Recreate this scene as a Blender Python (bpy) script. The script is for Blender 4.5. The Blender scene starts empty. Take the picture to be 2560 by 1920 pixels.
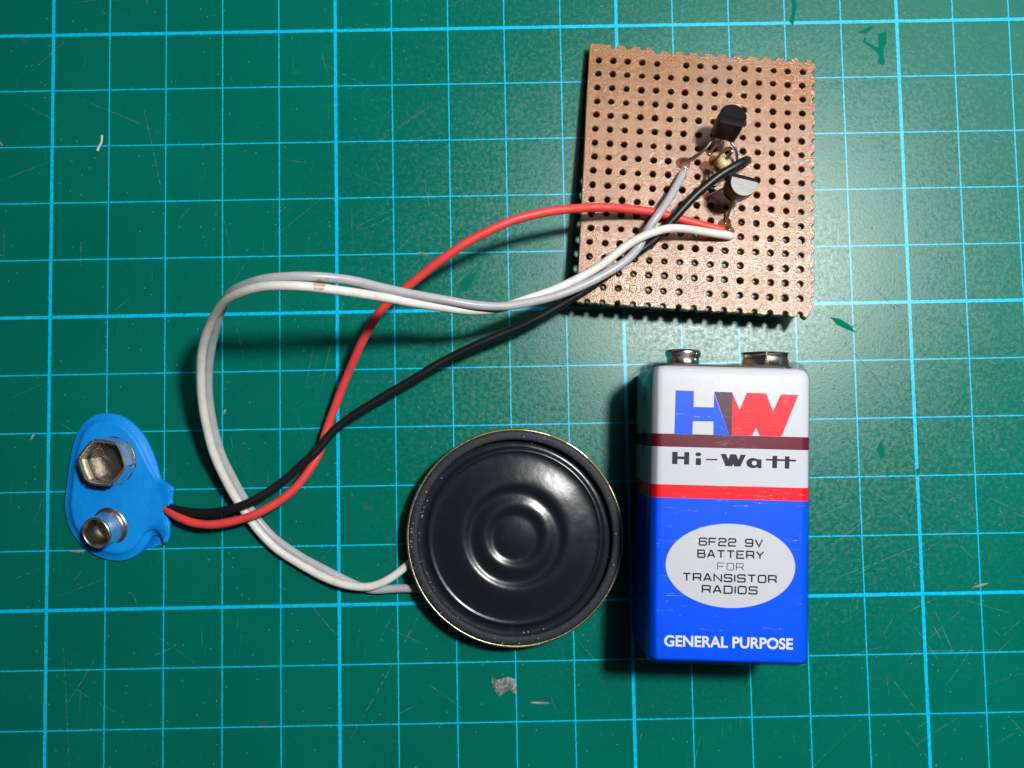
"""Close-up of a small transistor circuit on a green cutting mat: perfboard, 9 V battery, mini speaker, battery snap and wires.
All lengths below are millimetres, turned into metres when the meshes are built. The mat's top is z = 0."""
import bpy, bmesh, math, random
from math import pi, sin, cos, radians, sqrt, atan2
from mathutils import Vector, Matrix, Euler, noise as mnoise

S = 0.001
rnd = random.Random(11)
scene = bpy.context.scene
col = scene.collection

# ------------------------------------------------------------------ camera
cam_data = bpy.data.cameras.new('camera')
cam_data.sensor_width = 36.0
cam_data.lens = 28.125
cam_data.clip_start = 0.005
cam_data.clip_end = 20.0
cam = bpy.data.objects.new('camera', cam_data)
col.objects.link(cam)
cam.location = (-0.182 * S, -0.899 * S, 138.76 * S)
cam.rotation_euler = Euler((0.05335, -0.00221, -0.01842), 'XYZ')
scene.camera = cam

# ------------------------------------------------------------------ world: a dim room
world = bpy.data.worlds.new('World')
scene.world = world
world.use_nodes = True
bg = world.node_tree.nodes['Background']
bg.inputs['Color'].default_value = (0.72, 0.86, 1.0, 1)
bg.inputs['Strength'].default_value = 0.022

# ------------------------------------------------------------------ the one lamp, above and to the right
LAMP = Vector((108, 71, 262))
ld = bpy.data.lights.new('desk_lamp_light', 'AREA')
ld.shape = 'DISK'
ld.size = 31 * S
ld.energy = 0.95
ld.color = (1.0, 0.985, 0.96)
lamp = bpy.data.objects.new('desk_lamp_light', ld)
col.objects.link(lamp)
lamp.location = LAMP * S
lamp.rotation_euler = (Vector((10, -10, 0)) - LAMP).to_track_quat('-Z', 'Y').to_euler()

# added unseen fill light: dim, broad glow that hazes the mat and softens shadows
rd = bpy.data.lights.new('added_haze_fill', 'AREA')
rd.shape = 'DISK'
rd.size = 250 * S
rd.energy = 0.27
rd.color = (0.97, 0.99, 1.0)
haze_fill = bpy.data.objects.new('added_haze_fill', rd)
col.objects.link(haze_fill)
haze_fill.location = Vector((165, 135, 268)) * S
haze_fill.rotation_euler = (Vector((30, 10, 0)) - Vector((165, 135, 268))).to_track_quat('-Z', 'Y').to_euler()

# ------------------------------------------------------------------ render settings
scene.render.engine = 'CYCLES'
scene.cycles.use_denoising = True
try:
    scene.cycles.denoiser = 'OPENIMAGEDENOISE'
except Exception:
    pass
scene.cycles.max_bounces = 8
scene.cycles.transparent_max_bounces = 16
scene.cycles.caustics_reflective = False
scene.cycles.caustics_refractive = False
scene.view_settings.view_transform = 'Standard'
scene.view_settings.look = 'None'
scene.view_settings.exposure = 0.0
scene.view_settings.gamma = 1.0


# ================================================================== node helpers
class NT:
    def __init__(self, name):
        self.m = bpy.data.materials.new(name)
        self.m.use_nodes = True
        self.t = self.m.node_tree
        self.p = self.t.nodes['Principled BSDF']
        self.out = self.t.nodes['Material Output']
        tc = self.t.nodes.new('ShaderNodeTexCoord')
        mp = self.t.nodes.new('ShaderNodeMapping')
        mp.inputs['Scale'].default_value = (1000, 1000, 1000)
        self.t.links.new(tc.outputs['Object'], mp.inputs['Vector'])
        self.mm = mp.outputs['Vector']

    def node(self, typ, **kw):
        n = self.t.nodes.new(typ)
        for k, v in kw.items():
            setattr(n, k, v)
        return n

    def put(self, sock, v):
        if isinstance(v, bpy.types.NodeSocket):
            self.t.links.new(v, sock)
        else:
            sock.default_value = v

    def math(self, op, a, b=0.0, c=0.0, clamp=False):
        n = self.node('ShaderNodeMath', operation=op, use_clamp=clamp)
        self.put(n.inputs[0], a)
        self.put(n.inputs[1], b)
        self.put(n.inputs[2], c)
        return n.outputs[0]

    def mix(self, f, a, b, blend='MIX'):
        n = self.node('ShaderNodeMix', data_type='RGBA', blend_type=blend)
        self.put(n.inputs[0], f)
        self.put(n.inputs[6], a if isinstance(a, bpy.types.NodeSocket) else (*a[:3], 1))
        self.put(n.inputs[7], b if isinstance(b, bpy.types.NodeSocket) else (*b[:3], 1))
        return n.outputs[2]

    def noise(self, scale, detail=2.0, rough=0.5, vec=None, stretch=None, rot=0.0):
        v = vec or self.mm
        if stretch or rot:
            mp = self.node('ShaderNodeMapping')
            mp.inputs['Scale'].default_value = stretch or (1, 1, 1)
            mp.inputs['Rotation'].default_value = (0, 0, rot)
            self.t.links.new(v, mp.inputs['Vector'])
            v = mp.outputs['Vector']
        n = self.node('ShaderNodeTexNoise')
        self.t.links.new(v, n.inputs['Vector'])
        n.inputs['Scale'].default_value = scale
        n.inputs['Detail'].default_value = detail
        n.inputs['Roughness'].default_value = rough
        return n.outputs['Fac']

    def voronoi(self, scale, feature='F1'):
        n = self.node('ShaderNodeTexVoronoi', feature=feature)
        self.t.links.new(self.mm, n.inputs['Vector'])
        n.inputs['Scale'].default_value = scale
        return n.outputs['Distance'], n.outputs['Color']

    def step(self, v, lo, hi, smooth=True):
        n = self.node('ShaderNodeMapRange', interpolation_type='SMOOTHSTEP' if smooth else 'LINEAR')
        self.put(n.inputs['Value'], v)
        n.inputs['From Min'].default_value = lo
        n.inputs['From Max'].default_value = hi
        return n.outputs['Result']

    def xyz(self, vec=None):
        n = self.node('ShaderNodeSeparateXYZ')
        self.t.links.new(vec or self.mm, n.inputs[0])
        return n.outputs

    def bump(self, height, dist_mm, strength=1.0, normal=None):
        n = self.node('ShaderNodeBump')
        n.inputs['Strength'].default_value = strength
        n.inputs['Distance'].default_value = dist_mm * S
        self.t.links.new(height, n.inputs['Height'])
        if normal is not None:
            self.t.links.new(normal, n.inputs['Normal'])
        return n.outputs['Normal']

    def set(self, **kw):
        names = dict(color='Base Color', rough='Roughness', metal='Metallic', spec='Specular IOR Level', coat='Coat Weight',
                     coat_rough='Coat Roughness', normal='Normal', trans='Transmission Weight', ior='IOR', sss='Subsurface Weight',
                     sss_r='Subsurface Radius', sss_s='Subsurface Scale', alpha='Alpha', sheen='Sheen Weight')
        for k, v in kw.items():
            if k in ('color',) and not isinstance(v, bpy.types.NodeSocket):
                v = (*v[:3], 1)
            self.put(self.p.inputs[names[k]], v)
        return self.m


def srgb(r, g, b):
    f = lambda c: (c / 255 / 12.92) if c / 255 <= 0.04045 else ((c / 255 + 0.055) / 1.055) ** 2.4
    return (f(r), f(g), f(b))


# ================================================================== materials
def mat_cutting_mat():
    n = NT('cutting_mat_pvc')
    x, y, z = n.xyz()
    jit = n.noise(2.2, 2.0, 0.6)
    jx = n.math('MULTIPLY_ADD', jit, 0.10, -0.05)
    gx = n.math('ADD', n.math('ADD', x, 80.0), jx)
    gy = n.math('ADD', n.math('MULTIPLY', n.math('SUBTRACT', 70.0, y), 1 / 1.00807), jx)
    edge = n.noise(5.0, 2.0, 0.7)
    e = n.math('MULTIPLY_ADD', edge, 0.26, -0.13)

    def line(g):
        thin = n.math('ADD', n.math('PINGPONG', g, 5.0), e)
        thick = n.math('ADD', n.math('PINGPONG', g, 25.0), e)
        a = n.math('SUBTRACT', 1.0, n.step(thin, 0.08, 0.14))
        b = n.math('SUBTRACT', 1.0, n.step(thick, 0.25, 0.31))
        return n.math('MAXIMUM', a, b)
    lines = n.math('MAXIMUM', line(gx), line(gy))
    chips = n.step(n.noise(4.2, 3.0, 0.7), 0.61, 0.66)
    nick = n.step(n.noise(1.0, 1.0, 0.5, stretch=(7.0, 0.55, 1), rot=0.7), 0.70, 0.72)
    lines = n.math('MULTIPLY', lines, n.math('SUBTRACT', 1.0, n.math('MULTIPLY', n.math('MAXIMUM', chips, nick), 0.85)))
    big = n.noise(0.035, 3.0, 0.55)
    fine = n.noise(1.5, 3.0, 0.6)
    c1 = n.mix(n.step(big, 0.3, 0.7), (0.0004, 0.132, 0.092), (0.0006, 0.150, 0.108))
    c1 = n.mix(n.math('MULTIPLY', n.step(fine, 0.35, 0.75), 0.30), c1, (0.003, 0.155, 0.110))
    # pale scuff streaks in three directions
    sc = None
    for i, (st, ro, lo) in enumerate((((4.0, 0.16, 1), 0.5, 0.70), ((5.0, 0.12, 1), -0.9, 0.72), ((3.6, 0.10, 1), 1.45, 0.72))):
        s = n.step(n.noise(1.0, 2.0, 0.5, stretch=st, rot=ro), lo, lo + 0.06)
        sc = s if sc is None else n.math('MAXIMUM', sc, s)
    patch = n.step(n.noise(0.05, 2.0, 0.5), 0.48, 0.62)
    sc = n.math('MULTIPLY', n.math('MULTIPLY', sc, patch), 0.42)
    c1 = n.mix(sc, c1, (0.10, 0.26, 0.21))
    # dirt specks and rust-brown stains
    d, vc = n.voronoi(0.42)
    r, g, b = n.xyz(vc)
    spk = n.math('MULTIPLY', n.math('SUBTRACT', 1.0, n.step(d, 0.05, 0.13)), n.step(r, 0.55, 0.6))
    c1 = n.mix(n.math('MULTIPLY', spk, 0.55), c1, (0.012, 0.045, 0.035))
    d2, vc2 = n.voronoi(0.085)
    r2, g2, b2 = n.xyz(vc2)
    st = n.math('MULTIPLY', n.math('SUBTRACT', 1.0, n.step(n.math('ADD', d2, n.math('MULTIPLY', n.noise(1.2, 3.0), 0.14)), 0.07, 0.16)), n.step(g2, 0.62, 0.66))
    c1 = n.mix(n.math('MULTIPLY', st, 0.45), c1, (0.11, 0.075, 0.045))
    d3, vc3 = n.voronoi(0.9)
    r3, g3, b3 = n.xyz(vc3)
    wsp = n.math('MULTIPLY', n.math('SUBTRACT', 1.0, n.step(d3, 0.05, 0.10)), n.step(b3, 0.965, 0.97))
    c1 = n.mix(n.math('MULTIPLY', wsp, 0.5), c1, (0.35, 0.5, 0.45))
    ink = n.mix(n.step(n.noise(1.4, 3.0, 0.6), 0.3, 0.7), (0.0, 0.46, 0.80), (0.004, 0.56, 0.89))
    color = n.mix(lines, c1, ink)
    h = n.math('ADD', n.math('MULTIPLY', n.noise(1.7, 3.0, 0.62), 0.55), n.math('MULTIPLY', n.noise(3.6, 3.0, 0.7), 0.75))
    h = n.math('SUBTRACT', h, n.math('MULTIPLY', spk, 0.3))
    nor = n.bump(h, 0.034, 0.75)
    rough = n.math('ADD', n.math('MULTIPLY_ADD', n.noise(0.25, 3.0), 0.08, 0.26), n.math('MULTIPLY', n.step(n.noise(1.3, 4.0, 0.7), 0.35, 0.7), 0.14))
    n.set(color=color, rough=0.6, spec=0.0, normal=nor)
    gl = n.node('ShaderNodeBsdfAnisotropic', distribution='BECKMANN')
    n.put(gl.inputs['Roughness'], rough)
    n.put(gl.inputs['Normal'], nor)
    gl.inputs['Color'].default_value = (1, 1, 1, 1)
    fr = n.node('ShaderNodeFresnel')
    fr.inputs['IOR'].default_value = 1.46
    mx = n.node('ShaderNodeMixShader')
    n.put(mx.inputs[0], fr.outputs[0])
    n.put(mx.inputs[1], n.p.outputs[0])
    n.put(mx.inputs[2], gl.outputs[0])
    n.put(n.out.inputs['Surface'], mx.outputs[0])
    return n.m


def mat_simple(name, color, rough=0.4, spec=0.5, metal=0.0, bump=None, var=None, coat=0.0, coat_rough=0.1, sss=0.0):
    n = NT(name)
    c = color
    if var:
        c = n.mix(n.step(n.noise(var[0], 3.0, 0.6), 0.3, 0.7), color, var[1])
    kw = dict(color=c, rough=rough, spec=spec, metal=metal, coat=coat, coat_rough=coat_rough)
    if bump:
        kw['normal'] = n.bump(n.noise(bump[0], 3.0, 0.6), bump[1])
    return n.set(**kw)


def mat_board():
    n = NT('phenolic_board')
    big = n.noise(0.07, 3.0, 0.55)
    c = n.mix(n.step(big, 0.3, 0.7), (0.34, 0.128, 0.030), (0.31, 0.138, 0.048))
    c = n.mix(n.math('MULTIPLY', n.step(n.noise(0.9, 4.0, 0.65), 0.42, 0.72), 0.45), c, (0.48, 0.235, 0.11))
    c = n.mix(n.math('MULTIPLY', n.step(n.noise(2.6, 3.0, 0.6), 0.58, 0.70), 0.45), c, (0.17, 0.065, 0.026))
    c = n.mix(n.math('MULTIPLY', n.step(n.noise(3.4, 2.0, 0.6), 0.52, 0.66), 0.42), c, (0.50, 0.30, 0.145))  # sparkle painted into the colour as pale speckles
    c = n.mix(n.math('MULTIPLY', n.step(n.noise(0.16, 4.0, 0.6), 0.50, 0.68), 0.35), c, (0.20, 0.105, 0.055))
    x, y, z = n.xyz()
    # bare grey smear near the top edge, where the varnish is rubbed off
    sx = n.math('ABSOLUTE', n.math('SUBTRACT', x, 19.5))
    sy = n.math('ABSOLUTE', n.math('ADD', y, 1.2))
    sm = n.math('MULTIPLY', n.math('SUBTRACT', 1.0, n.step(sx, 3.0, 6.5)), n.math('SUBTRACT', 1.0, n.step(sy, 1.5, 4.0)))
    sm = n.math('MULTIPLY', sm, n.step(n.noise(0.8, 3.0, 0.6), 0.42, 0.62))
    c = n.mix(n.math('MULTIPLY', sm, 0.5), c, (0.22, 0.15, 0.085))
    varnish = n.step(n.noise(0.11, 2.0, 0.5), 0.40, 0.60)
    rough = n.math('MULTIPLY_ADD', varnish, -0.08, 0.31)
    h = n.math('ADD', n.noise(4.6, 1.0, 0.6), n.math('MULTIPLY', n.noise(2.0, 2.0, 0.6), 0.5))
    nor = n.bump(h, 0.080, 1.0)
    return n.set(color=c, rough=rough, spec=1.0, normal=nor, sss=0.6, sss_r=(1.0, 0.42, 0.18), sss_s=0.0013)


def mat_can():
    n = NT('printed_battery_can')
    x, y, z = n.xyz()
    white = (0.57, 0.58, 0.64)
    blue = (0.0, 0.088, 0.97)
    red = (0.84, 0.010, 0.022)
    maroon = (0.135, 0.010, 0.026)
    def between(v, lo, hi, s=0.03):
        return n.math('MULTIPLY', n.step(v, lo - s, lo + s), n.math('SUBTRACT', 1.0, n.step(v, hi - s, hi + s)))
    c = n.mix(n.math('SUBTRACT', 1.0, n.step(y, 2.08, 2.14)), white, blue)
    c = n.mix(between(y, 2.11, 4.12), c, red)
    c = n.mix(between(y, 9.85, 11.83), c, maroon)
    ex = n.math('DIVIDE', x, 9.8)
    ey = n.math('DIVIDE', n.math('ADD', y, 7.87), 6.3)
    rr = n.math('SQRT', n.math('ADD', n.math('MULTIPLY', ex, ex), n.math('MULTIPLY', ey, ey)))
    face = n.step(z, 12.0, 13.0)
    c = n.mix(n.math('MULTIPLY', n.math('SUBTRACT', 1.0, n.step(rr, 0.995, 1.005)), face), c, white)
    # two tiny dark specks of dirt
    d, vc = n.voronoi(0.30)
    r, g, b = n.xyz(vc)
    spk = n.math('MULTIPLY', n.math('SUBTRACT', 1.0, n.step(d, 0.018, 0.03)), n.step(r, 0.72, 0.75))
    c = n.mix(n.math('MULTIPLY', spk, 0.6), c, (0.08, 0.07, 0.06))
    return n.set(color=c, rough=0.42, spec=0.22)


def mat_film():
    """clear shrink film: see-through, with a thin gloss and fine rub marks"""
    n = NT('clear_shrink_film')
    t = n.t
    t.nodes.remove(n.p)
    gl = n.node('ShaderNodeBsdfGlossy')
    gl.inputs['Color'].default_value = (1, 1, 1, 1)
    rub = n.step(n.noise(1.0, 3.0, 0.6, stretch=(0.22, 7.0, 1), rot=0.10), 0.64, 0.72)
    t.links.new(n.math('MULTIPLY_ADD', rub, 0.22, 0.06), gl.inputs['Roughness'])
    nor = n.bump(n.math('ADD', n.noise(0.22, 3.0, 0.55), n.math('MULTIPLY', rub, 0.06)), 0.30, 0.55)
    t.links.new(nor, gl.inputs['Normal'])
    tr = n.node('ShaderNodeBsdfTransparent')
    tr.inputs['Color'].default_value = (0.975, 0.98, 0.985, 1)
    fr = n.node('ShaderNodeFresnel')
    fr.inputs['IOR'].default_value = 1.42
    mx = n.node('ShaderNodeMixShader')
    t.links.new(n.math('ADD', n.math('MULTIPLY', fr.outputs[0], 0.55), n.math('MULTIPLY', rub, 0.085)), mx.inputs[0])
    t.links.new(tr.outputs[0], mx.inputs[1])
    t.links.new(gl.outputs[0], mx.inputs[2])
    t.links.new(mx.outputs[0], n.out.inputs['Surface'])
    return n.m


def mat_flux():
    n = NT('amber_flux')
    return n.set(color=(0.16, 0.042, 0.008), rough=0.05, spec=0.6, coat=0.8, coat_rough=0.03, alpha=0.6)


def mat_scratch(name, color, alpha):
    n = NT(name)
    a = n.math('MULTIPLY', n.step(n.noise(1.1, 3.0, 0.6), 0.38, 0.66), alpha)
    return n.set(color=color, rough=0.6, spec=0.3, alpha=a)


STAINS = [((-26.58, 19.52, 27.4), 1.15), ((-25.37, 20.12, 27.4), 1.0), ((-24.08, 19.93, 27.4), 0.95)]


def mat_wire(name, color, rough, stain=None):
    n = NT(name)
    c = n.mix(n.step(n.noise(0.6, 3.0, 0.6), 0.35, 0.75), color, tuple(v * 0.86 for v in color))
    d, vc = n.voronoi(0.75)
    r, g, b = n.xyz(vc)
    spk = n.math('MULTIPLY', n.math('SUBTRACT', 1.0, n.step(d, 0.06, 0.16)), n.step(r, 0.80, 0.83))
    c = n.mix(n.math('MULTIPLY', spk, 0.35), c, (0.06, 0.05, 0.045))
    if stain:
        for q, rr in STAINS:
            vm = n.node('ShaderNodeVectorMath', operation='DISTANCE')
            n.t.links.new(n.mm, vm.inputs[0])
            vm.inputs[1].default_value = Vector(q) - Vector((-40.0, -20.0, 0.0))
            s = n.math('SUBTRACT', 1.0, n.step(n.math('ADD', vm.outputs['Value'], n.math('MULTIPLY', n.noise(1.6, 3.0), 0.9)), rr, rr + 0.25))
            c = n.mix(n.math('MULTIPLY', s, 0.65), c, (0.42, 0.15, 0.09))
    return n.set(color=c, rough=rough, spec=0.42, normal=n.bump(n.noise(2.4, 3.0, 0.6), 0.02))


def mat_speaker_film():
    n = NT('black_mylar_cone')
    rough = n.math('MULTIPLY_ADD', n.noise(0.5, 3.0), 0.10, 0.215)
    scr = n.step(n.noise(1.0, 2.0, 0.5, stretch=(3.0, 0.22, 1), rot=0.5), 0.73, 0.77)
    c = n.mix(n.math('MULTIPLY', scr, 0.12), (0.0085, 0.0115, 0.0145), (0.2, 0.22, 0.24))
    return n.set(color=c, rough=rough, spec=0.55, normal=n.bump(n.noise(0.35, 3.0, 0.5), 0.06))


def mat_metal(name, color, rough, bump=0.02):
    n = NT(name)
    r = n.math('MULTIPLY_ADD', n.noise(0.9, 3.0), 0.16, rough)
    return n.set(color=color, metal=1.0, rough=r, normal=n.bump(n.noise(1.6, 3.0, 0.6), bump))


def mat_vinyl():
    n = NT('blue_vinyl')
    c = n.mix(n.step(n.noise(0.35, 3.0, 0.6), 0.3, 0.7), (0.001, 0.25, 0.78), (0.001, 0.29, 0.84))
    h = n.math('ADD', n.noise(1.1, 4.0, 0.6), n.math('MULTIPLY', n.noise(6.0, 2.0, 0.6), 0.25))
    return n.set(color=c, rough=0.5, spec=0.36, normal=n.bump(h, 0.11, 0.7))


M = dict(
    cutting_mat=mat_cutting_mat(), board=mat_board(), can=mat_can(), film=mat_film(), flux=mat_flux(), cone=mat_speaker_film(), vinyl=mat_vinyl(),
    patch=mat_simple('bare_green_pvc', (0.0006, 0.150, 0.098), 0.85, 0.06),
    scratch=mat_scratch('pale_scratch', (0.24, 0.38, 0.33), 0.55), cut=mat_scratch('dark_cut', (0.004, 0.05, 0.04), 0.75),
    rub=mat_scratch('film_rub_mark', (0.80, 0.82, 0.86), 0.38),
    logo_blue=mat_simple('print_blue', (0.0, 0.082, 0.92), 0.42, 0.22),
    logo_purple=mat_simple('print_purple', (0.085, 0.032, 0.055), 0.42, 0.22),
    logo_red=mat_simple('print_red', (0.78, 0.014, 0.030), 0.42, 0.22),
    ink=mat_simple('print_black', (0.012, 0.013, 0.020), 0.42, 0.22),
    ink_grey=mat_simple('print_grey', (0.075, 0.085, 0.11), 0.42, 0.22),
    ink_white=mat_simple('print_white', (0.74, 0.76, 0.80), 0.42, 0.22),
    white_wire=mat_wire('white_pvc', (0.74, 0.73, 0.67), 0.38, 'STAIN'),
    grey_wire=mat_wire('grey_pvc', (0.43, 0.436, 0.46), 0.32, 'STAIN'),
    red_wire=mat_wire('red_pvc', (0.80, 0.062, 0.058), 0.45),
    black_wire=mat_wire('black_pvc', (0.0085, 0.0095, 0.011), 0.40),
    epoxy=mat_simple('black_epoxy', (0.008, 0.009, 0.011), 0.36, 0.42, bump=(1.1, 0.02)),
    epoxy_mark=mat_simple('etched_mark', (0.075, 0.08, 0.082), 0.6, 0.3),
    tinned=mat_metal('tinned_lead', (0.58, 0.54, 0.50), 0.24), solder=mat_metal('solder', (0.70, 0.69, 0.67), 0.20),
    resistor=mat_simple('cream_lacquer', (0.62, 0.50, 0.27), 0.22, 0.5, bump=(0.9, 0.04)),
    band_dark=mat_simple('dark_band', (0.022, 0.012, 0.008), 0.25, 0.5), band_red=mat_simple('red_brown_band', (0.25, 0.035, 0.018), 0.25, 0.5),
    cup_metal=mat_metal('shaded_cup_metal', (0.17, 0.155, 0.13), 0.44, 0.1), shaded_floor_metal=mat_metal('shaded_crimped_metal', (0.27, 0.24, 0.19), 0.30, 0.07), nickel=mat_metal('nickel_plate', (0.74, 0.70, 0.64), 0.14, 0.03), snap_metal=mat_metal('tumbled_snap_metal', (0.82, 0.79, 0.74), 0.26, 0.04),  # recess shade put into the stud cup and socket floor colours
    rim=mat_metal('brassy_steel_rim', (0.55, 0.49, 0.33), 0.26, 0.05),
    gasket=mat_simple('black_fibre_gasket', (0.014, 0.017, 0.021), 0.62, 0.35, var=(1.4, (0.024, 0.028, 0.033)), bump=(3.0, 0.07)),
    magnet=mat_simple('dark_frame', (0.05, 0.05, 0.05), 0.4, 0.5, metal=0.6), glue=mat_simple('clear_glue', (0.30, 0.30, 0.28), 0.08, 0.7),
    yellow=mat_simple('yellow_glue', (0.42, 0.30, 0.05), 0.30, 0.5),
    paper=mat_simple('insulator_card', (0.03, 0.025, 0.02), 0.6), dust=mat_simple('pale_dust', (0.60, 0.58, 0.50), 0.6), crumb=mat_simple('dusty_crumb', (0.30, 0.31, 0.26), 0.7, 0.3, var=(0.5, (0.16, 0.14, 0.10))),
    debris=mat_simple('crumpled_foil_film', (0.26, 0.26, 0.24), 0.30, 0.6, var=(1.2, (0.10, 0.16, 0.14)), bump=(1.6, 0.35)),
)


# ================================================================== mesh helpers
def mesh_obj(name, verts, faces, mat, parent=None, smooth=True, loc=None):
    me = bpy.data.meshes.new(name)
    me.from_pydata([tuple(c * S for c in v) for v in verts], [], faces)
    bm = bmesh.new()
    bm.from_mesh(me)
    bmesh.ops.recalc_face_normals(bm, faces=bm.faces)
    bm.to_mesh(me)
    bm.free()
    if smooth:
        me.polygons.foreach_set('use_smooth', [True] * len(me.polygons))
    me.materials.append(M[mat])
    o = bpy.data.objects.new(name, me)
    col.objects.link(o)
    if parent is not None:
        o.parent = parent
    if loc is not None:
        o.location = Vector(loc) * S
    return o


def sharp_by_angle(o, deg=40):
    me = o.data
    bm = bmesh.new()
    bm.from_mesh(me)
    for e in bm.edges:
        if len(e.link_faces) == 2 and e.calc_face_angle(0) > radians(deg):
            e.smooth = False
    bm.to_mesh(me)
    bm.free()


def empty(name, loc, rot=(0, 0, 0)):
    o = bpy.data.objects.new(name, None)
    o.empty_display_size = 0.005
    col.objects.link(o)
    o.location = Vector(loc) * S
    o.rotation_euler = rot
    return o


def tag(o, label=None, cat=None, group=None, kind=None):
    for k, v in (('label', label), ('category', cat), ('group', group), ('kind', kind)):
        if v:
            o[k] = v
    return o


def lathe(profile, seg=96, jit=None):
    """profile: list of (r, z); returns verts, faces for a surface of revolution"""
    v, f = [], []
    for (r, z) in profile:
        for k in range(seg):
            a = 2 * pi * k / seg
            v.append((r * cos(a), r * sin(a), z))
    for i in range(len(profile) - 1):
        for k in range(seg):
            k2 = (k + 1) % seg
            f.append((i * seg + k, i * seg + k2, (i + 1) * seg + k2, (i + 1) * seg + k))
    return v, f


def catmull(pts, per=6, smooth=6):
    P = [Vector(p) for p in pts]
    P = [P[0] * 2 - P[1]] + P + [P[-1] * 2 - P[-2]]
    out = []
    for i in range(1, len(P) - 2):
        p0, p1, p2, p3 = P[i - 1:i + 3]
        for k in range(per):
            t = k / per
            out.append(0.5 * ((2 * p1) + (p2 - p0) * t + (2 * p0 - 5 * p1 + 4 * p2 - p3) * t * t + (3 * p1 - p0 - 3 * p2 + p3) * t ** 3))
    out.append(P[-2])
    for _ in range(smooth):
        out = [out[0]] + [(out[i - 1] + 2 * out[i] + out[i + 1]) / 4 for i in range(1, len(out) - 1)] + [out[-1]]
    return out


def tube(path, r, seg=14, cap=True, flat=1.0, dent=0.0):
    """tube along a list of Vectors, with rounded ends"""
    n = len(path)
    tang = [(path[min(i + 1, n - 1)] - path[max(i - 1, 0)]).normalized() for i in range(n)]
    up = Vector((0, 0, 1)) if abs(tang[0].z) < 0.9 else Vector((0, 1, 0))
    nrm = (up - tang[0] * up.dot(tang[0])).normalized()
    rings = []
    frames = []
    for i in range(n):
        nrm = (nrm - tang[i] * nrm.dot(tang[i])).normalized()
        frames.append((path[i], nrm.copy(), tang[i].cross(nrm)))
    seq = []
    if cap:
        for a in (80, 55, 28):
            seq.append((frames[0][0] - tang[0] * r * 0.45 * sin(radians(a)), frames[0][1], frames[0][2], r * cos(radians(a))))
    for i in range(n):
        rr = r * (1 + dent * mnoise.noise(path[i] * 0.35))
        seq.append((*frames[i], rr))
    if cap:
        for a in (28, 55, 80):
            seq.append((frames[-1][0] + tang[-1] * r * 0.45 * sin(radians(a)), frames[-1][1], frames[-1][2], r * cos(radians(a))))
    v, f = [], []
    for (c, a, b, rr) in seq:
        for k in range(seg):
            t = 2 * pi * k / seg
            v.append(tuple(c + a * (rr * cos(t) * flat) + b * (rr * sin(t))))
    for i in range(len(seq) - 1):
        for k in range(seg):
            k2 = (k + 1) % seg
            f.append((i * seg + k, i * seg + k2, (i + 1) * seg + k2, (i + 1) * seg + k))
    f.append(tuple(range(seg))[::-1])
    f.append(tuple((len(seq) - 1) * seg + k for k in range(seg)))
    return v, f


def prism(poly, z0, z1):
    n = len(poly)
    v = [(x, y, z0) for x, y in poly] + [(x, y, z1) for x, y in poly]
    f = [tuple(range(n))[::-1], tuple(range(n, 2 * n))]
    f += [(i, (i + 1) % n, n + (i + 1) % n, n + i) for i in range(n)]
    return v, f


def join(parts):
    V, F = [], []
    for v, f in parts:
        o = len(V)
        V += list(v)
        F += [tuple(i + o for i in q) for q in f]
    return V, F


def curve_mesh(name, loops, thick, mat, parent, bevel=0.0, z=0.0):
    """flat plate with holes from 2D loops (mm), filled and extruded by a 2D curve"""
    cu = bpy.data.curves.new(name, 'CURVE')
    cu.dimensions = '2D'
    cu.fill_mode = 'BOTH'
    cu.extrude = (thick / 2 - bevel) * S
    cu.bevel_depth = bevel * S
    cu.bevel_resolution = 1
    for lp in loops:
        sp = cu.splines.new('POLY')
        sp.points.add(len(lp) - 1)
        for p, (x, y) in zip(sp.points, lp):
            p.co = (x * S, y * S, 0, 1)
        sp.use_cyclic_u = True
    tmp = bpy.data.objects.new(name + '_curve', cu)
    col.objects.link(tmp)
    dg = bpy.context.evaluated_depsgraph_get()
    me = bpy.data.meshes.new_from_object(tmp.evaluated_get(dg))
    bpy.data.objects.remove(tmp)
    bpy.data.curves.remove(cu)
    me.name = name
    for v in me.vertices:
        v.co.z += (z + thick / 2) * S
    me.materials.clear()
    me.materials.append(M[mat])
    o = bpy.data.objects.new(name, me)
    col.objects.link(o)
    o.parent = parent
    return o


def circle(cx, cy, r, n=20, ry=None):
    return [(cx + r * cos(2 * pi * k / n), cy + (ry or r) * sin(2 * pi * k / n)) for k in range(n)]


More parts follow.
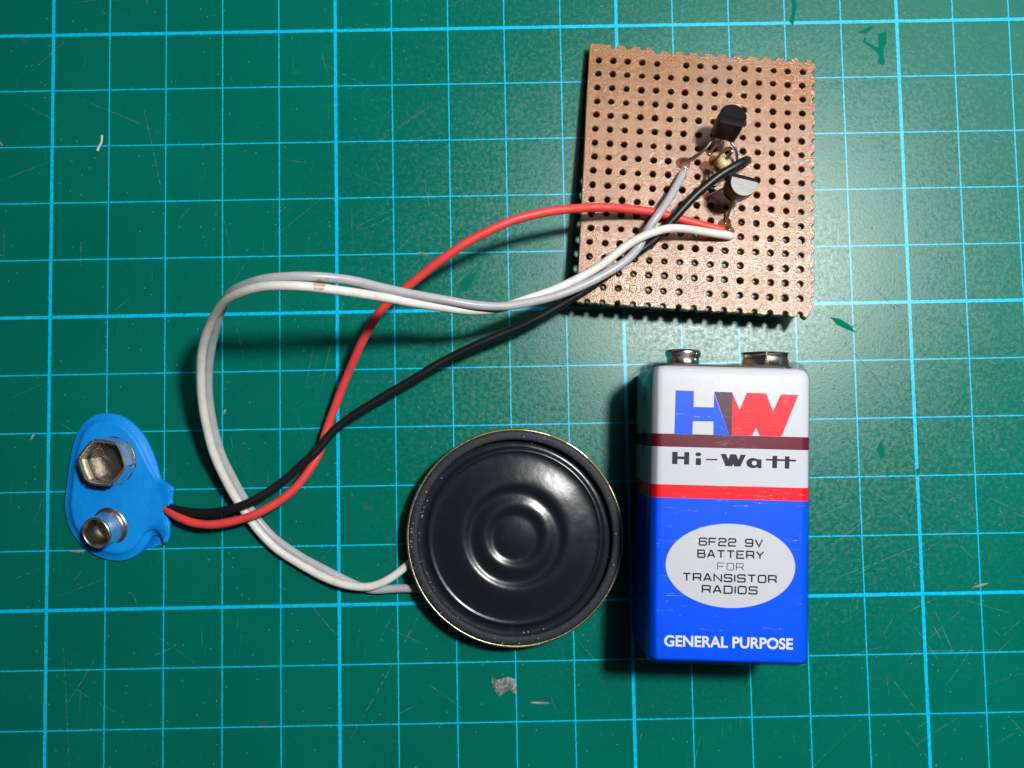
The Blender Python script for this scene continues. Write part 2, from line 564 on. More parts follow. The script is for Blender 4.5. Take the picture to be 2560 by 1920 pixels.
# ================================================================== the cutting mat (the surface everything lies on)
def build_mat():
    hx, hy, t = 225, 155, 3.0
    r = 8
    out = []
    for (sx, sy, a0) in ((1, 1, 0), (-1, 1, 90), (-1, -1, 180), (1, -1, 270)):
        for k in range(7):
            a = radians(a0 + k * 15)
            out.append((sx * (hx - r) + r * cos(a), sy * (hy - r) + r * sin(a)))
    v, f = prism(out, -t, 0.0)
    o = mesh_obj('cutting_mat', v, f, 'cutting_mat', smooth=False)
    tag(o, 'green self-healing cutting mat printed with a pale blue centimetre grid', 'cutting mat', kind='structure')
    # spots where the pebbled skin is gone and the smooth green shows
    Y = [(66.56, 67.72), (68.17, 68.24), (67.96, 65.94), (67.43, 65.02), (67.41, 63.27), (67.63, 62.53), (67.12, 61.99), (66.24, 62.46), (66.6, 63.56),
    (66.44, 64.12), (65.54, 65.06), (64.14, 66.0), (63.82, 66.19), (64.09, 67.02), (64.45, 67.07), (64.37, 66.37), (65.57, 65.7), (66.54, 65.13)]
    Y2 = [(65.99, 69.21), (65.32, 68.39), (64.21, 67.76), (63.5, 67.96), (63.04, 67.78), (63.33, 68.24), (64.44, 68.77), (65.17, 69.13)]
    for poly in (Y, Y2, [(51.5, 69.5), (52.3, 73.0), (51.9, 75.6), (51.2, 75.3), (51.5, 72.6), (50.9, 70.2)],
                 [(56.0, 17.2), (57.6, 16.9), (59.6, 15.6), (60.3, 14.4), (58.8, 15.0), (57.2, 15.8)],
                 [(-8.2, 25.0), (-7.0, 25.6), (-5.4, 26.4), (-6.2, 24.6), (-7.4, 22.8), (-8.6, 23.2)],
                 [(63.2, -6.0), (63.8, -4.6), (64.5, -5.6), (64.6, -7.0), (63.9, -7.8)], [(69.8, -9.6), (70.5, -9.2), (70.4, -10.4), (69.9, -10.7)]):
        v, f = prism(poly, -0.05, 0.03)
        mesh_obj('worn_patch', v, f, 'patch', o, smooth=False)
    # knife scratches: pale rubs and dark cuts, thin flat slivers lying in the skin
    def sliver(x, y, L, a, w, bend):
        pts = []
        for k in range(7):
            s = (k / 6 - 0.5) * L
            b = bend * ((k / 6 - 0.5) ** 2) * L
            pts.append((x + s * cos(a) - b * sin(a), y + s * sin(a) + b * cos(a)))
        v, f = [], []
        for k, (px, py) in enumerate(pts):
            ww = w * (0.25 + 0.75 * sin(pi * k / 6))
            v += [(px - sin(a) * ww / 2, py + cos(a) * ww / 2, 0.012), (px + sin(a) * ww / 2, py - cos(a) * ww / 2, 0.012)]
        for k in range(6):
            f.append((2 * k, 2 * k + 1, 2 * k + 3, 2 * k + 2))
        return v, f
    pale, dark = [], []
    for i in range(260):
        x, y = rnd.uniform(-95, 98), rnd.uniform(-72, 78)
        if i < 70:
            x, y = rnd.gauss(74, 13), rnd.gauss(-24, 22)
        pale.append(sliver(x, y, rnd.choice((2, 3, 4, 6, 9, 14)) * rnd.uniform(0.7, 1.3), rnd.choice((0.5, 0.6, 1.2, 1.7, 2.3, 2.6)) + rnd.gauss(0, 0.25), rnd.uniform(0.05, 0.12), rnd.uniform(-0.1, 0.1)))
    for (x, y, L, a) in ((71.5, -36.0, 9.5, 2.02), (73.5, -37.5, 11, 1.95), (70.2, -39.0, 8, 2.15), (75.5, -40.5, 14, 0.0), (66.0, -47.5, 7.5, 2.2), (80.5, -33.0, 9, 2.85), (66, -24, 26, 0.36),
                        (-76.2, -50, 26, 1.62), (-21, -41, 30, 1.05), (-74, -43, 9, 1.0), (-12, -46.5, 7, 2.5), (58, -20, 14, 0.6), (73, 17, 17, 0.75), (56, -16, 11, 0.42), (-47, 15, 6, 1.8), (-62, 48, 17, 1.78), (-14, 40, 6, 1.75)):
        pale.append(sliver(x, y, L, a, 0.13, 0.03))
    for i in range(60):
        dark.append(sliver(rnd.uniform(-92, 95), rnd.uniform(-70, 76), rnd.uniform(1.2, 5), rnd.choice((0.7, 2.2, 2.4, 1.9)) + rnd.gauss(0, 0.3), 0.09, 0.0))
    for (x, y, L, a) in ((58, 12, 22, 0.80), (61.5, 9.0, 13, 2.25), (66, 20, 12, 2.3), (71, -30.5, 9, 1.85), (71.8, -52, 8, 2.0), (62, -27, 16, 2.1), (75, 16, 9, 2.9), (-9, 33, 10, 0.8)):
        dark.append(sliver(x, y, L, a, 0.11, 0.05))
    for parts, mt in ((pale, 'scratch'), (dark, 'cut')):
        v, f = join(parts)
        s = mesh_obj('scratch_marks', v, f, mt, o, smooth=False)
        s['kind'] = 'stuff'
    return o


build_mat()


# ================================================================== perfboard circuit
P0 = Vector((16.407, 62.654, 2.606))
BROT = Euler((-0.0917, -0.0014, -0.0797), 'XYZ')
BM = Matrix.Translation(P0) @ BROT.to_matrix().to_4x4()
BMI = BM.inverted()
THICK = 1.5
PITCH = 2.54


def to_board(p):
    return BMI @ Vector(p)


def build_board():
    root = empty('circuit_board', P0, BROT)
    tag(root, 'brown copperless perfboard with two black transistors and a resistor, above the battery', 'circuit board')
    xl, xr, yt, yb = -1.65, 37.75, 2.45, -43.45
    brd = random.Random(5)
    J = lambda s=0.05: brd.uniform(-s, s)

    def notch(cx, cy, r, a0, a1, n=7):
        return [(cx + r * cos(radians(a0 + (a1 - a0) * k / (n - 1))), cy + r * sin(radians(a0 + (a1 - a0) * k / (n - 1)))) for k in range(n)]
    o = [(xl, yb + 0.1)]
    # bottom edge, left to right: half holes bitten into it
    for j in range(15):
        o.append((j * PITCH - 0.95, yb + J(0.14) - j * 0.012))
        o += notch(j * PITCH + J(), yb + 0.18, 0.58, 200, -20)
        o.append((j * PITCH + 0.85, yb + J(0.12) - j * 0.012))
    o += [(36.6, yb - 0.35), (36.9, yb + 0.2)]
    # right edge, upwards
    for r in range(16, -1, -1):
        y = -r * PITCH
        o.append((xr + J(0.12), y - 1.0))
        o += notch(xr + 0.04, y + J(), brd.uniform(0.60, 0.74), 262, 98)
        o.append((xr + J(0.12), y + 0.9))
    o += [(xr - 0.1, yt - 0.9), (xr - 0.75, yt - 0.75), (xr - 0.85, yt - 0.1)]
    # top edge, right to left
    for j in range(14, -1, -1):
        e = yt + (0.42 if j < 4 else -0.10)
        o.append((j * PITCH + 0.95, e + J(0.1)))
        if j > 0:
            o += notch(j * PITCH + J(), e - 0.02, brd.uniform(0.56, 0.70), -4, -176)
        o.append((j * PITCH - 0.92, e + J(0.1)))
    o.append((xl + 0.05, yt + 0.4))
    for k in range(1, 8):
        o.append((xl + J(0.06), yt + 0.4 - k * 5.6))
    loops = [o]
    for r in range(17):
        for j in range(15):
            if (r, j) in ((0, 5), (14, 11), (16, 7), (16, 3)):
                continue
            rad = brd.uniform(0.62, 0.70)
            loops.append(circle(j * PITCH + J(0.07), -r * PITCH + J(0.07), rad, 16, rad * brd.uniform(0.93, 1.1))[::-1])
    board = curve_mesh('board', loops, THICK, 'board', root, bevel=0.12, z=-THICK)
    # hole that never broke through
    v, f = lathe([(0.0, -0.10), (0.35, -0.08), (0.62, 0.02), (0.68, 0.004), (0.70, -0.05)], 20)
    mesh_obj('blocked_hole', v, f, 'flux', root, loc=(3 * PITCH, -16 * PITCH, 0.01))

    def flux(p, r, h, ry=None):
        b = to_board(p)
        prof = [(0.0, h), (r * 0.35, h * 0.9), (r * 0.65, h * 0.55), (r * 0.88, h * 0.22), (r, 0.02), (r, -0.05)]
        v, f = lathe(prof, 28)
        v = [(x * (1 + 0.12 * sin(3 * atan2(y, x) + r * 9)), y * (1 + 0.10 * cos(2 * atan2(y, x) + r * 5)), z) for x, y, z in v]
        mesh_obj('flux_residue', v, f, 'flux', root, loc=(b.x, b.y, 0.0))

    def lead(path, parent, inv, r=0.24, mat='tinned'):
        pts = [inv @ Vector(p) for p in path]
        v, f = tube(catmull(pts, 6, 2), r, 10)
        return mesh_obj('lead', v, f, mat, parent)

    # ---- transistor bodies: half-round black epoxy with a chamfer above the flat face
    def transistor(base, axis, edge, label, text=None):
        a = Vector(axis).normalized()
        e = Vector(edge)
        e = (e - a * e.dot(a)).normalized()
        n = e.cross(a)                                   # out of the flat face
        Mw = Matrix(((e.x, -n.x, a.x, base[0]), (e.y, -n.y, a.y, base[1]), (e.z, -n.z, a.z, base[2]), (0, 0, 0, 1)))
        R, F, H = 2.3, 1.35, 4.6
        t0 = math.asin(F / R)
        arc = [(R * cos(t), R * sin(t)) for t in [-t0 + (pi + 2 * t0) * k / 30 for k in range(31)]]
        rings = []
        for (z, s, ch) in ((0.0, 0.93, 0), (0.12, 0.955, 0), (2.1, 1.0, 0), (3.75, 0.975, 0), (4.5, 0.955, 0.82), (4.6, 0.93, 0.86)):
            ring = []
            for (x, y) in arc:
                y2 = max(y, -F + ch)
                if y < -F + ch:                          # the flat side is cut back towards the top
                    x2 = math.copysign(min(abs(x), sqrt(max(R * R - y2 * y2, 0))), x)
                    if abs(x) >= R * cos(t0) - 0.05:
                        x2 = math.copysign(sqrt(R * R - y2 * y2), x)
                else:
                    x2 = x
                ring.append((x2 * s, y2 * s, z))
            rings.append(ring)
        n_ = len(arc)
        v = [p for ring in rings for p in ring]
        f = []
        for i in range(len(rings) - 1):
            for k in range(n_):
                k2 = (k + 1) % n_
                f.append((i * n_ + k, i * n_ + k2, (i + 1) * n_ + k2, (i + 1) * n_ + k))
        f.append(tuple(range(n_))[::-1])
        f.append(tuple((len(rings) - 1) * n_ + k for k in range(n_)))
        body = mesh_obj('transistor', v, f, 'epoxy', root)
        sharp_by_angle(body, 28)
        loc = BMI @ Mw
        body.matrix_local = Matrix.Translation(loc.translation * S) @ loc.to_3x3().to_4x4()
        body['label'] = label
        return body, Mw, Mw.inverted()

    t1, M1, I1 = transistor((36.36, 47.2, 7.75), (0.11, 0.34, 0.935), (0.973, -0.23, 0), 'upper transistor, leaning back so its etched flat face shows')
    for s, mid, end in ((-1.27, (33.2, 44.9, 6.2), (30.3, 43.62, 4.2)), (0, (35.5, 46.0, 6.0), (34.86, 45.42, 4.0)), (1.27, (38.7, 44.9, 6.4), (39.4, 42.9, 4.2))):
        st = M1 @ Vector((s, -0.2, 0.3))
        mm = M1 @ Vector((s * 1.05, -0.2, -0.9))
        lead([st, mm, mid, end, Vector(end) - Vector((0, 0, 1.6))], t1, I1)
    t2, M2, I2 = transistor((37.85, 37.6, 8.4), (0.015, -0.046, 1.0), (-0.97, 0.24, 0), 'lower transistor, standing upright with its top face catching the lamp')
    for s, mid, end in ((1.27, (35.4, 37.9, 6.6), (33.9, 37.6, 4.6)), (0, (37.3, 34.9, 6.6), (36.81, 32.83, 5.2)), (-1.27, (39.3, 38.0, 6.5), (40.2, 38.4, 4.6))):
        st = M2 @ Vector((s, -0.2, 0.3))
        mm = M2 @ Vector((s, -0.2, -0.6))
        lead([st, mm, mid, end, Vector(end) - Vector((0, 0, 1.6))], t2, I2)
    # etched type marking on the flat face of the upper one
    for k, (txt, sz) in enumerate((('TCIL', 0.80), ('157', 0.80), ('1 B', 0.62))):
        cu = bpy.data.curves.new('marking', 'FONT')
        cu.body = txt
        cu.size = sz * S
        cu.align_x = 'CENTER'
        tmp = bpy.data.objects.new('marking_tmp', cu)
        col.objects.link(tmp)
        me = bpy.data.meshes.new_from_object(tmp.evaluated_get(bpy.context.evaluated_depsgraph_get()))
        bpy.data.objects.remove(tmp)
        me.materials.clear()
        me.materials.append(M['epoxy_mark'])
        o2 = bpy.data.objects.new('etched_marking', me)
        col.objects.link(o2)
        o2.parent = t1
        o2.rotation_euler = (pi / 2, 0, 0)
        o2.location = Vector((0, -1.372, 2.45 - k * 0.82)) * S

    # ---- resistor standing on end, lead bent over like a hairpin
    b0, b1 = Vector((34.2, 39.3, 4.9)), Vector((36.15, 42.35, 9.4))
    d = (b1 - b0)
    L = d.length
    d.normalize()
    prof = [(0.0, 0.0), (0.5, 0.02), (0.95, 0.18), (1.18, 0.55), (1.18, 1.2), (0.98, 1.65), (0.95, L / 2), (0.98, L - 1.65), (1.18, L - 1.2), (1.18, L - 0.55), (0.95, L - 0.18), (0.5, L - 0.02), (0.0, L)]
    fine = []
    for (r0, z0), (r1, z1) in zip(prof[:-1], prof[1:]):
        fine.append((r0, z0))
        fine.append(((r0 + r1) / 2, (z0 + z1) / 2))
    fine.append(prof[-1])
    v, f = lathe(fine, 28)
    res = mesh_obj('resistor', v, f, 'resistor', root)
    rot = d.to_track_quat('Z', 'Y').to_matrix().to_4x4()
    MR = Matrix.Translation(b0) @ rot
    loc = BMI @ MR
    res.matrix_local = Matrix.Translation(loc.translation * S) @ loc.to_3x3().to_4x4()
    IR = MR.inverted()
    for (z, w, r0, mt) in ((L - 1.75, 0.85, 1.01, 'band_dark'), (L - 2.9, 0.30, 0.975, 'band_red'), (1.75, 0.55, 1.0, 'band_red'), (0.95, 0.4, 1.2, 'band_dark')):
        v, f = lathe([(r0 - 0.1, z - w / 2), (r0 + 0.01, z - w / 2 + 0.02), (r0 + 0.01, z + w / 2 - 0.02), (r0 - 0.1, z + w / 2)], 28)
        mesh_obj('color_band', v, f, mt, res)
    lead([b1 - d * 0.3, b1 + d * 0.7, b1 + d * 1.3 + Vector((0.25, 0.35, 0.1)), (36.6, 44.2, 9.4), (36.1, 44.3, 7.0), (35.6, 43.8, 4.0), (35.6, 43.8, 2.5)], res, IR, 0.27)
    lead([b0 + d * 0.3, b0 - d * 0.5, (33.8, 38.9, 3.0)], res, IR, 0.27)

    for p, r, h in (((30.3, 43.5, 4.2), 1.25, 0.16), ((34.3, 42.6, 4.2), 1.35, 0.30), ((36.81, 32.7, 5.2), 1.15, 0.45), ((35.4, 43.9, 4.2), 0.9, 0.3), ((34.86, 45.4, 4.0), 0.7, 0.2),
                    ((37.3, 31.5, 5.3), 0.9, 0.35), ((33.9, 37.6, 4.6), 0.7, 0.2)):
        flux(p, r, h)
    # bare tinned end of the red wire and the solder joints underneath that carry the board
    b = [to_board(p) for p in ((36.2, 31.25, 6.1), (36.9, 31.05, 5.9), (37.4, 30.95, 5.0), (37.5, 30.9, 3.5))]
    v, f = tube(catmull(b, 5, 1), 0.36, 10)
    mesh_obj('tinned_wire_end', v, f, 'solder', root)
    for p in ((30.3, 43.6), (34.86, 45.4), (39.4, 42.9), (33.9, 37.6), (36.8, 32.8), (40.2, 38.4), (35.6, 43.8), (37.5, 30.9), (37.0, 30.4), (30.0, 41.5), (40.9, 43.6)):
        b = to_board((p[0], p[1], 4.3))
        wz = (BM @ Vector((b.x, b.y, -THICK))).z
        h = min(2.1, wz - 0.05)
        v, f = lathe([(1.0, 0.02), (0.95, -0.15), (0.55, -0.55 * h), (0.33, -0.8 * h), (0.28, -h), (0.0, -h)], 16)
        mesh_obj('solder_joint', v, f, 'solder', root, loc=(b.x, b.y, -THICK))
    # one long clipped lead holds the lower edge up
    for p in ((36.9, 30.6), (20.0, 24.0)):
        b = to_board((p[0], p[1], 5.5))
        wz = (BM @ Vector((b.x, b.y, -THICK))).z
        v, f = tube([Vector((b.x, b.y, -THICK + 0.1)), Vector((b.x + 0.1, b.y, -THICK - wz * 0.5)), Vector((b.x + 0.15, b.y + 0.1, -THICK - wz + 0.12))], 0.25, 8)
        mesh_obj('clipped_lead', v, f, 'tinned', root)
    return root


build_board()


# ================================================================== battery
def rounded_rect(w, d, r, n=8):
    """closed section in (x, z), z from 0 to d"""
    pts = []
    for (cx, cz, a0) in ((w / 2 - r, d - r, 0), (-w / 2 + r, d - r, 90), (-w / 2 + r, r, 180), (w / 2 - r, r, 270)):
        for k in range(n + 1):
            a = radians(a0 + 90 * k / n)
            pts.append((cx + r * cos(a), cz + r * sin(a)))
    return pts


def ribbon(pts, w, z):
    """flat mitred stroke"""
    P = [Vector((x, y)) for x, y in pts]
    closed = (P[0] - P[-1]).length < 1e-6
    if closed:
        P = P[:-1]
    n = len(P)
    v = []
    for i in range(n):
        if closed:
            d0, d1 = (P[i] - P[i - 1]).normalized(), (P[(i + 1) % n] - P[i]).normalized()
        else:
            d0 = (P[i] - P[i - 1]).normalized() if i else (P[1] - P[0]).normalized()
            d1 = (P[i + 1] - P[i]).normalized() if i < n - 1 else d0
        m = (d0 + d1)
        m = m.normalized() if m.length > 1e-4 else d0
        nn = Vector((-m.y, m.x))
        k = max(0.5, nn.dot(Vector((-d0.y, d0.x))))
        ext = Vector((0, 0))
        if not closed and i == 0:
            ext = -d0 * w * 0.0
        off = nn * (w / 2 / k)
        v += [(*(P[i] + off + ext), z), (*(P[i] - off + ext), z)]
    f = [(2 * i, 2 * i + 1, 2 * i + 3, 2 * i + 2) for i in range(n - 1)]
    if closed:
        f.append((2 * n - 2, 2 * n - 1, 1, 0))
    return v, f


def fillet(pts, r, keep=()):
    out = [pts[0]]
    for i in range(1, len(pts) - 1):
        p0, p1, p2 = Vector(pts[i - 1]), Vector(pts[i]), Vector(pts[i + 1])
        if i in keep:
            out.append(tuple(p1))
            continue
        a = p1 + (p0 - p1).normalized() * min(r, (p0 - p1).length * 0.49)
        b = p1 + (p2 - p1).normalized() * min(r, (p2 - p1).length * 0.49)
        for k in range(5):
            t = k / 4
            out.append(tuple(a * (1 - t) ** 2 + p1 * 2 * t * (1 - t) + b * t * t))
    out.append(pts[-1])
    return out


GL = {   # wide square-shouldered capitals: strokes on a unit box, (points, fillet radius, corners kept sharp)
    '6': [([(1, .8), (1, 1), (0, 1), (0, 0), (1, 0), (1, .55), (0, .55)], .22, ())], '9': [([(0, .2), (0, 0), (1, 0), (1, 1), (0, 1), (0, .45), (1, .45)], .22, ())],
    'F': [([(0, 0), (0, 1), (1, 1)], 0, ()), ([(0, .5), (.86, .5)], 0, ())], '2': [([(0, .76), (0, 1), (1, 1), (1, .53), (0, .53), (0, 0), (1, 0)], .22, (5,))],
    'V': [([(0, 1), (.5, 0), (1, 1)], 0, ())], 'B': [([(0, 0), (0, 1), (.95, 1), (.95, .53), (0, .53)], .2, (1,)), ([(.5, .53), (1, .53), (1, 0), (0, 0)], .2, ())],
    'A': [([(0, 0), (.44, 1), (.56, 1), (1, 0)], 0, ()), ([(.17, .3), (.83, .3)], 0, ())], 'T': [([(0, 1), (1, 1)], 0, ()), ([(.5, 1), (.5, 0)], 0, ())],
    'E': [([(1, 1), (0, 1), (0, 0), (1, 0)], 0, ()), ([(0, .5), (.9, .5)], 0, ())], 'R': [([(0, 0), (0, 1), (1, 1), (1, .45), (0, .45)], .2, (1,)), ([(.62, .45), (1, .22), (1, 0)], .1, ())],
    'Y': [([(0, 1), (.5, .45), (1, 1)], 0, ()), ([(.5, .47), (.5, 0)], 0, ())], 'O': [([(.5, 1), (0, 1), (0, 0), (1, 0), (1, 1), (.5, 1)], .27, ())],
    'N': [([(0, 0), (0, 1), (1, 0), (1, 1)], 0, ())], 'S': [([(1, .78), (1, 1), (0, 1), (0, .52), (1, .52), (1, 0), (0, 0), (0, .22)], .22, ())],
    'L': [([(0, 1), (0, 0), (1, 0)], 0, ())], 'P': [([(0, 0), (0, 1), (1, 1), (1, .45), (0, .45)], .2, (1,))], 'U': [([(0, 1), (0, 0), (1, 0), (1, 1)], .27, ())],
    'G': [([(1, .74), (1, 1), (0, 1), (0, 0), (1, 0), (1, .45), (.55, .45)], .27, (5,))],
    'I': [([(0, 0), (0, 1)], 0, ())], 'D': [([(0, 0), (0, 1), (1, 1), (1, 0), (0, 0)], .27, (1,))],
}


def stroke_text(txt, x0, x1, yc, h, w, z, rk=None):
    wid = [0.0 if c == 'I' else (0.62 if c == ' ' else 1.0) for c in txt]
    gap = 0.40 if rk is None else 0.44
    total = sum(wid) + gap * (len(txt) - 1)
    k = (x1 - x0) / total
    parts, x, q = [], x0, 0
    for c, wd in zip(txt, wid):
        for pts, r, keep in GL.get(c, []):
            P = [(x + px * k * (wd if c != 'I' else 0), yc - h / 2 + py * h) for px, py in pts]
            if r:
                P = fillet(P, (rk or r) * h, keep)
            parts.append(ribbon(P, w, z + 0.003 * (q % 3)))
            q += 1
        x += (wd + gap) * k
    return join(parts)


def build_battery():
    W, D, L, R = 24.5, 16.5, 44.9, 1.7
    root = empty('battery', (33.1, -14.65, 0.0), (0, 0, radians(-2.55)))
    tag(root, 'nine-volt block battery, blue below and white above, lying on its back', 'battery')
    # can: rounded section, rolled shoulders at both ends
    rings = []
    for (y, ins) in ((-22.50, 0.95), (-22.44, 0.50), (-22.25, 0.18), (-21.95, 0.03), (-21.6, 0.0), (-10, 0), (0, 0), (10, 0), (20.6, 0.0), (21.2, 0.08), (21.7, 0.26), (22.05, 0.52), (22.30, 0.95), (22.4, 1.6)):
        sec = rounded_rect(W - 2 * ins, D - 2 * ins, max(R - ins * 0.2, 0.6))
        rings.append([(x, y, z + ins) for x, z in sec])
    n_ = len(rings[0])
    v = [p for r in rings for p in r]
    f = []
    for i in range(len(rings) - 1):
        for k in range(n_):
            f.append((i * n_ + k, i * n_ + (k + 1) % n_, (i + 1) * n_ + (k + 1) % n_, (i + 1) * n_ + k))
    f.append(tuple(range(n_)))
    f.append(tuple((len(rings) - 1) * n_ + k for k in range(n_))[::-1])
    mesh_obj('can', v, f, 'can', root)
    # dark insulating plate that carries the snaps
    sec = rounded_rect(W - 4.2, D - 4.2, 1.6)
    v = [(x, 22.3, z + 2.1) for x, z in sec] + [(x, 22.75, z + 2.1) for x, z in sec]
    m = len(sec)
    f = [(k, (k + 1) % m, m + (k + 1) % m, m + k) for k in range(m)] + [tuple(range(m)), tuple(range(m, 2 * m))[::-1]]
    mesh_obj('terminal_plate', v, f, 'paper', root, smooth=False)

    # positive snap: round stud along +y
    prof = [(3.1, 0.0), (3.1, 0.25), (2.75, 0.35), (2.62, 0.6), (2.62, 1.5), (2.85, 1.9), (2.9, 2.3), (2.78, 2.62), (2.45, 2.75), (2.1, 2.68), (1.95, 2.4), (1.9, 1.2), (0.0, 1.1)]
    v, f = lathe(prof, 48)
    v = [(x, z, -y) for x, y, z in v]
    mesh_obj('positive_terminal', v, f, 'nickel', root, loc=(-5.9, 22.75, 8.25))
    # negative snap: crown of six bent petals on a base disc
    v, f = lathe([(0.0, 0.55), (2.6, 0.5), (3.5, 0.4), (3.7, 0.15), (3.7, 0.0)], 40)
    v = [(x, z, -y) for x, y, z in v]
    neg = mesh_obj('negative_terminal', v, f, 'nickel', root, loc=(7.55, 22.75, 8.25))
    for k in range(6):
        petal(neg, 60 * k + 16, 3.95, 0.35, 2.6, axis='y')

    # clear shrink film over the can, open over the snaps
    ringsf = []
    for (y, off, sh) in ((-22.75, -1.9, 0), (-22.85, -0.9, 0), (-22.6, -0.2, 1), (-21.8, 0.10, 1), (-16, 0.10, 1), (-8, 0.10, 1), (0, 0.10, 1), (8, 0.10, 1), (16, 0.10, 1), (20.2, 0.10, 1), (21.4, -0.02, 1), (22.2, -0.35, 1.3), (22.9, -0.75, 1.6), (23.5, -1.3, 2.2), (23.8, -2.0, 2.4)):
        sec = rounded_rect(W + 2 * off, D + 2 * off, max(R + off * 0.5, 0.7))
        ring = []
        for x, z in sec:
            q = mnoise.noise(Vector((x * 0.33, y * 0.25, z * 0.4))) * 0.08 * sh
            c = Vector((x, z - (D + 2 * off) / 2))
            d = c.normalized()
            ring.append((x + d.x * max(q, -0.05 if sh <= 1 else -0.2), y + 0.25 * (sh > 1) * mnoise.noise(Vector((x * 0.6, 3.1, z * 0.6))), z - off + d.y * max(q, -0.05 if sh <= 1 else -0.2)))
        ringsf.append(ring)
    v = [p for r in ringsf for p in r]
    v = [(x, y, max(z, 0.02)) for x, y, z in v]
    f = []
    for i in range(len(ringsf) - 1):
        for k in range(n_):
            f.append((i * n_ + k, i * n_ + (k + 1) % n_, (i + 1) * n_ + (k + 1) % n_, (i + 1) * n_ + k))
    o = mesh_obj('shrink_wrap', v, f, 'film', root)
    o['label'] = 'clear shrink film sleeve around the battery can'
    # torn corner of the sleeve
    v, f = [], []
    for i in range(6):
        for j in range(4):
            u, w = i / 5, j / 3
            v.append((9.7 + 2.3 * u + 0.3 * w, 24.4 + 1.3 * w - 0.9 * u + 0.25 * mnoise.noise(Vector((u * 3, w * 3, 0))), 12.0 + 1.2 * u + 0.5 * mnoise.noise(Vector((u * 4, w * 4, 5)))))
    for i in range(5):
        for j in range(3):
            f.append((i * 4 + j, i * 4 + j + 1, (i + 1) * 4 + j + 1, (i + 1) * 4 + j))
    mesh_obj('torn_film', v, f, 'film', root)

    # fine rub marks on the film over the front face
    brd = random.Random(21)
    parts = []
    for i in range(95):
        if i < 55:
            x, y = brd.gauss(2.5, 4.2), brd.choice((brd.gauss(12.5, 2.2), brd.gauss(10.5, 0.8), brd.gauss(3.0, 0.8)))
        else:
            x, y = brd.uniform(-10.5, 10.8), brd.uniform(-21, 20)
        x = max(-10.6, min(10.6, x))
        l, a, w = brd.uniform(0.6, 3.2), brd.gauss(0.0, 0.14), brd.uniform(0.03, 0.075)
        if brd.random() < 0.15:
            a += 0.8
        l = min(l, 2 * (11.4 - abs(x)))
        z = D + 0.155 + 0.0006 * i
        c, q = cos(a), sin(a)
        parts.append(([(x - l / 2 * c, y - l / 2 * q, z), (x - q * w / 2, y + c * w / 2, z), (x + l / 2 * c, y + l / 2 * q, z), (x + q * w / 2, y - c * w / 2, z)], [(0, 3, 2, 1)]))
    v, f = join(parts)
    o = mesh_obj('rub_marks', v, f, 'rub', root, smooth=False)
    o['kind'] = 'stuff'

    # ---- print on the front face
    ZF = D + 0.02
    for nm, poly, mt in (('logo_shape', [(-2.8, 18.21), (-0.44, 11.7), (-2.84, 11.65), (-2.84, 13.88), (-5.99, 13.83), (-6.04, 11.55), (-8.79, 11.49), (-8.7, 18.48), (-5.91, 18.45), (-5.92, 16.01), (-2.82, 16.02)], 'logo_blue'), ('logo_shape', [(-2.8, 18.42), (-0.01, 18.4), (-0.03, 11.64), (-0.42, 11.62)], 'logo_purple'), ('logo_shape', [(-0.01, 18.29), (1.13, 15.77), (2.19, 18.38), (5.14, 18.4), (6.25, 15.63), (7.38, 18.29), (10.1, 18.25), (7.55, 11.68), (4.22, 11.72), (3.67, 13.13), (3.11, 11.69), (-0.03, 11.64)], 'logo_red')):
        clipped = [(x, max(y, 11.86)) for x, y in poly]
        v, f = prism(clipped, ZF - 0.03, ZF + 0.005)
        mesh_obj(nm, v, f, mt, root, smooth=False)
    # the lower ends of the blue letter show darkly through the maroon band
    for (x0, x1) in ((-8.79, -6.04), (-2.84, -0.03)):
        v, f = prism([(x0, 11.3), (x1, 11.3), (x1, 11.84), (x0, 11.84)], ZF - 0.03, ZF + 0.004)
        mesh_obj('logo_shape', v, f, 'logo_purple', root, smooth=False)
    letters = [
        [[(-9.06, 9.09), (-8.24, 9.09), (-8.26, 7.24), (-9.08, 7.24)], [(-7.21, 9.11), (-6.47, 9.11), (-6.49, 7.22), (-7.26, 7.21)], [(-8.26, 8.4), (-7.21, 8.42), (-7.22, 8.02), (-8.27, 8.0)]],
        [[(-5.45, 8.22), (-4.68, 8.22), (-4.68, 7.19), (-5.48, 7.18)], circle(-5.10, 8.80, 0.44, 20, 0.31)],
        [[(-3.91, 8.16), (-2.18, 8.18), (-2.18, 7.95), (-3.91, 7.93)]],
        [[(-1.69, 8.97), (-0.88, 8.98), (-0.51, 8.15), (-0.23, 8.97), (0.67, 8.96), (1.03, 8.12), (1.36, 8.93), (2.17, 8.93), (1.32, 7.12), (0.39, 7.12), (0.24, 7.52), (0.08, 7.13), (-0.93, 7.14)]],
        None,
        [[(6.23, 8.88), (6.95, 8.88), (6.9, 7.01), (6.19, 7.02)], [(8.12, 8.84), (8.82, 8.85), (8.79, 6.99), (8.1, 7.0)], [(5.23, 8.4), (9.79, 8.38), (9.79, 8.1), (5.23, 8.14)]],
    ]
    for lt in letters:
        if lt is None:
            o = curve_mesh('brand_letter', [circle(3.26, 7.70, 1.02, 28, 0.77), circle(3.46, 7.70, 0.40, 20, 0.36)[::-1]], 0.03, 'ink', root, z=ZF - 0.015)
            v, f = prism([(3.99, 8.31), (4.55, 8.3), (4.54, 6.94), (3.98, 6.93)], ZF - 0.03, ZF + 0.012)
            mesh_obj('brand_letter', v, f, 'ink', root, smooth=False)
            continue
        v, f = join([prism(p, ZF - 0.03, ZF + 0.006 + 0.003 * q) for q, p in enumerate(lt)])
        mesh_obj('brand_letter', v, f, 'ink', root, smooth=False)
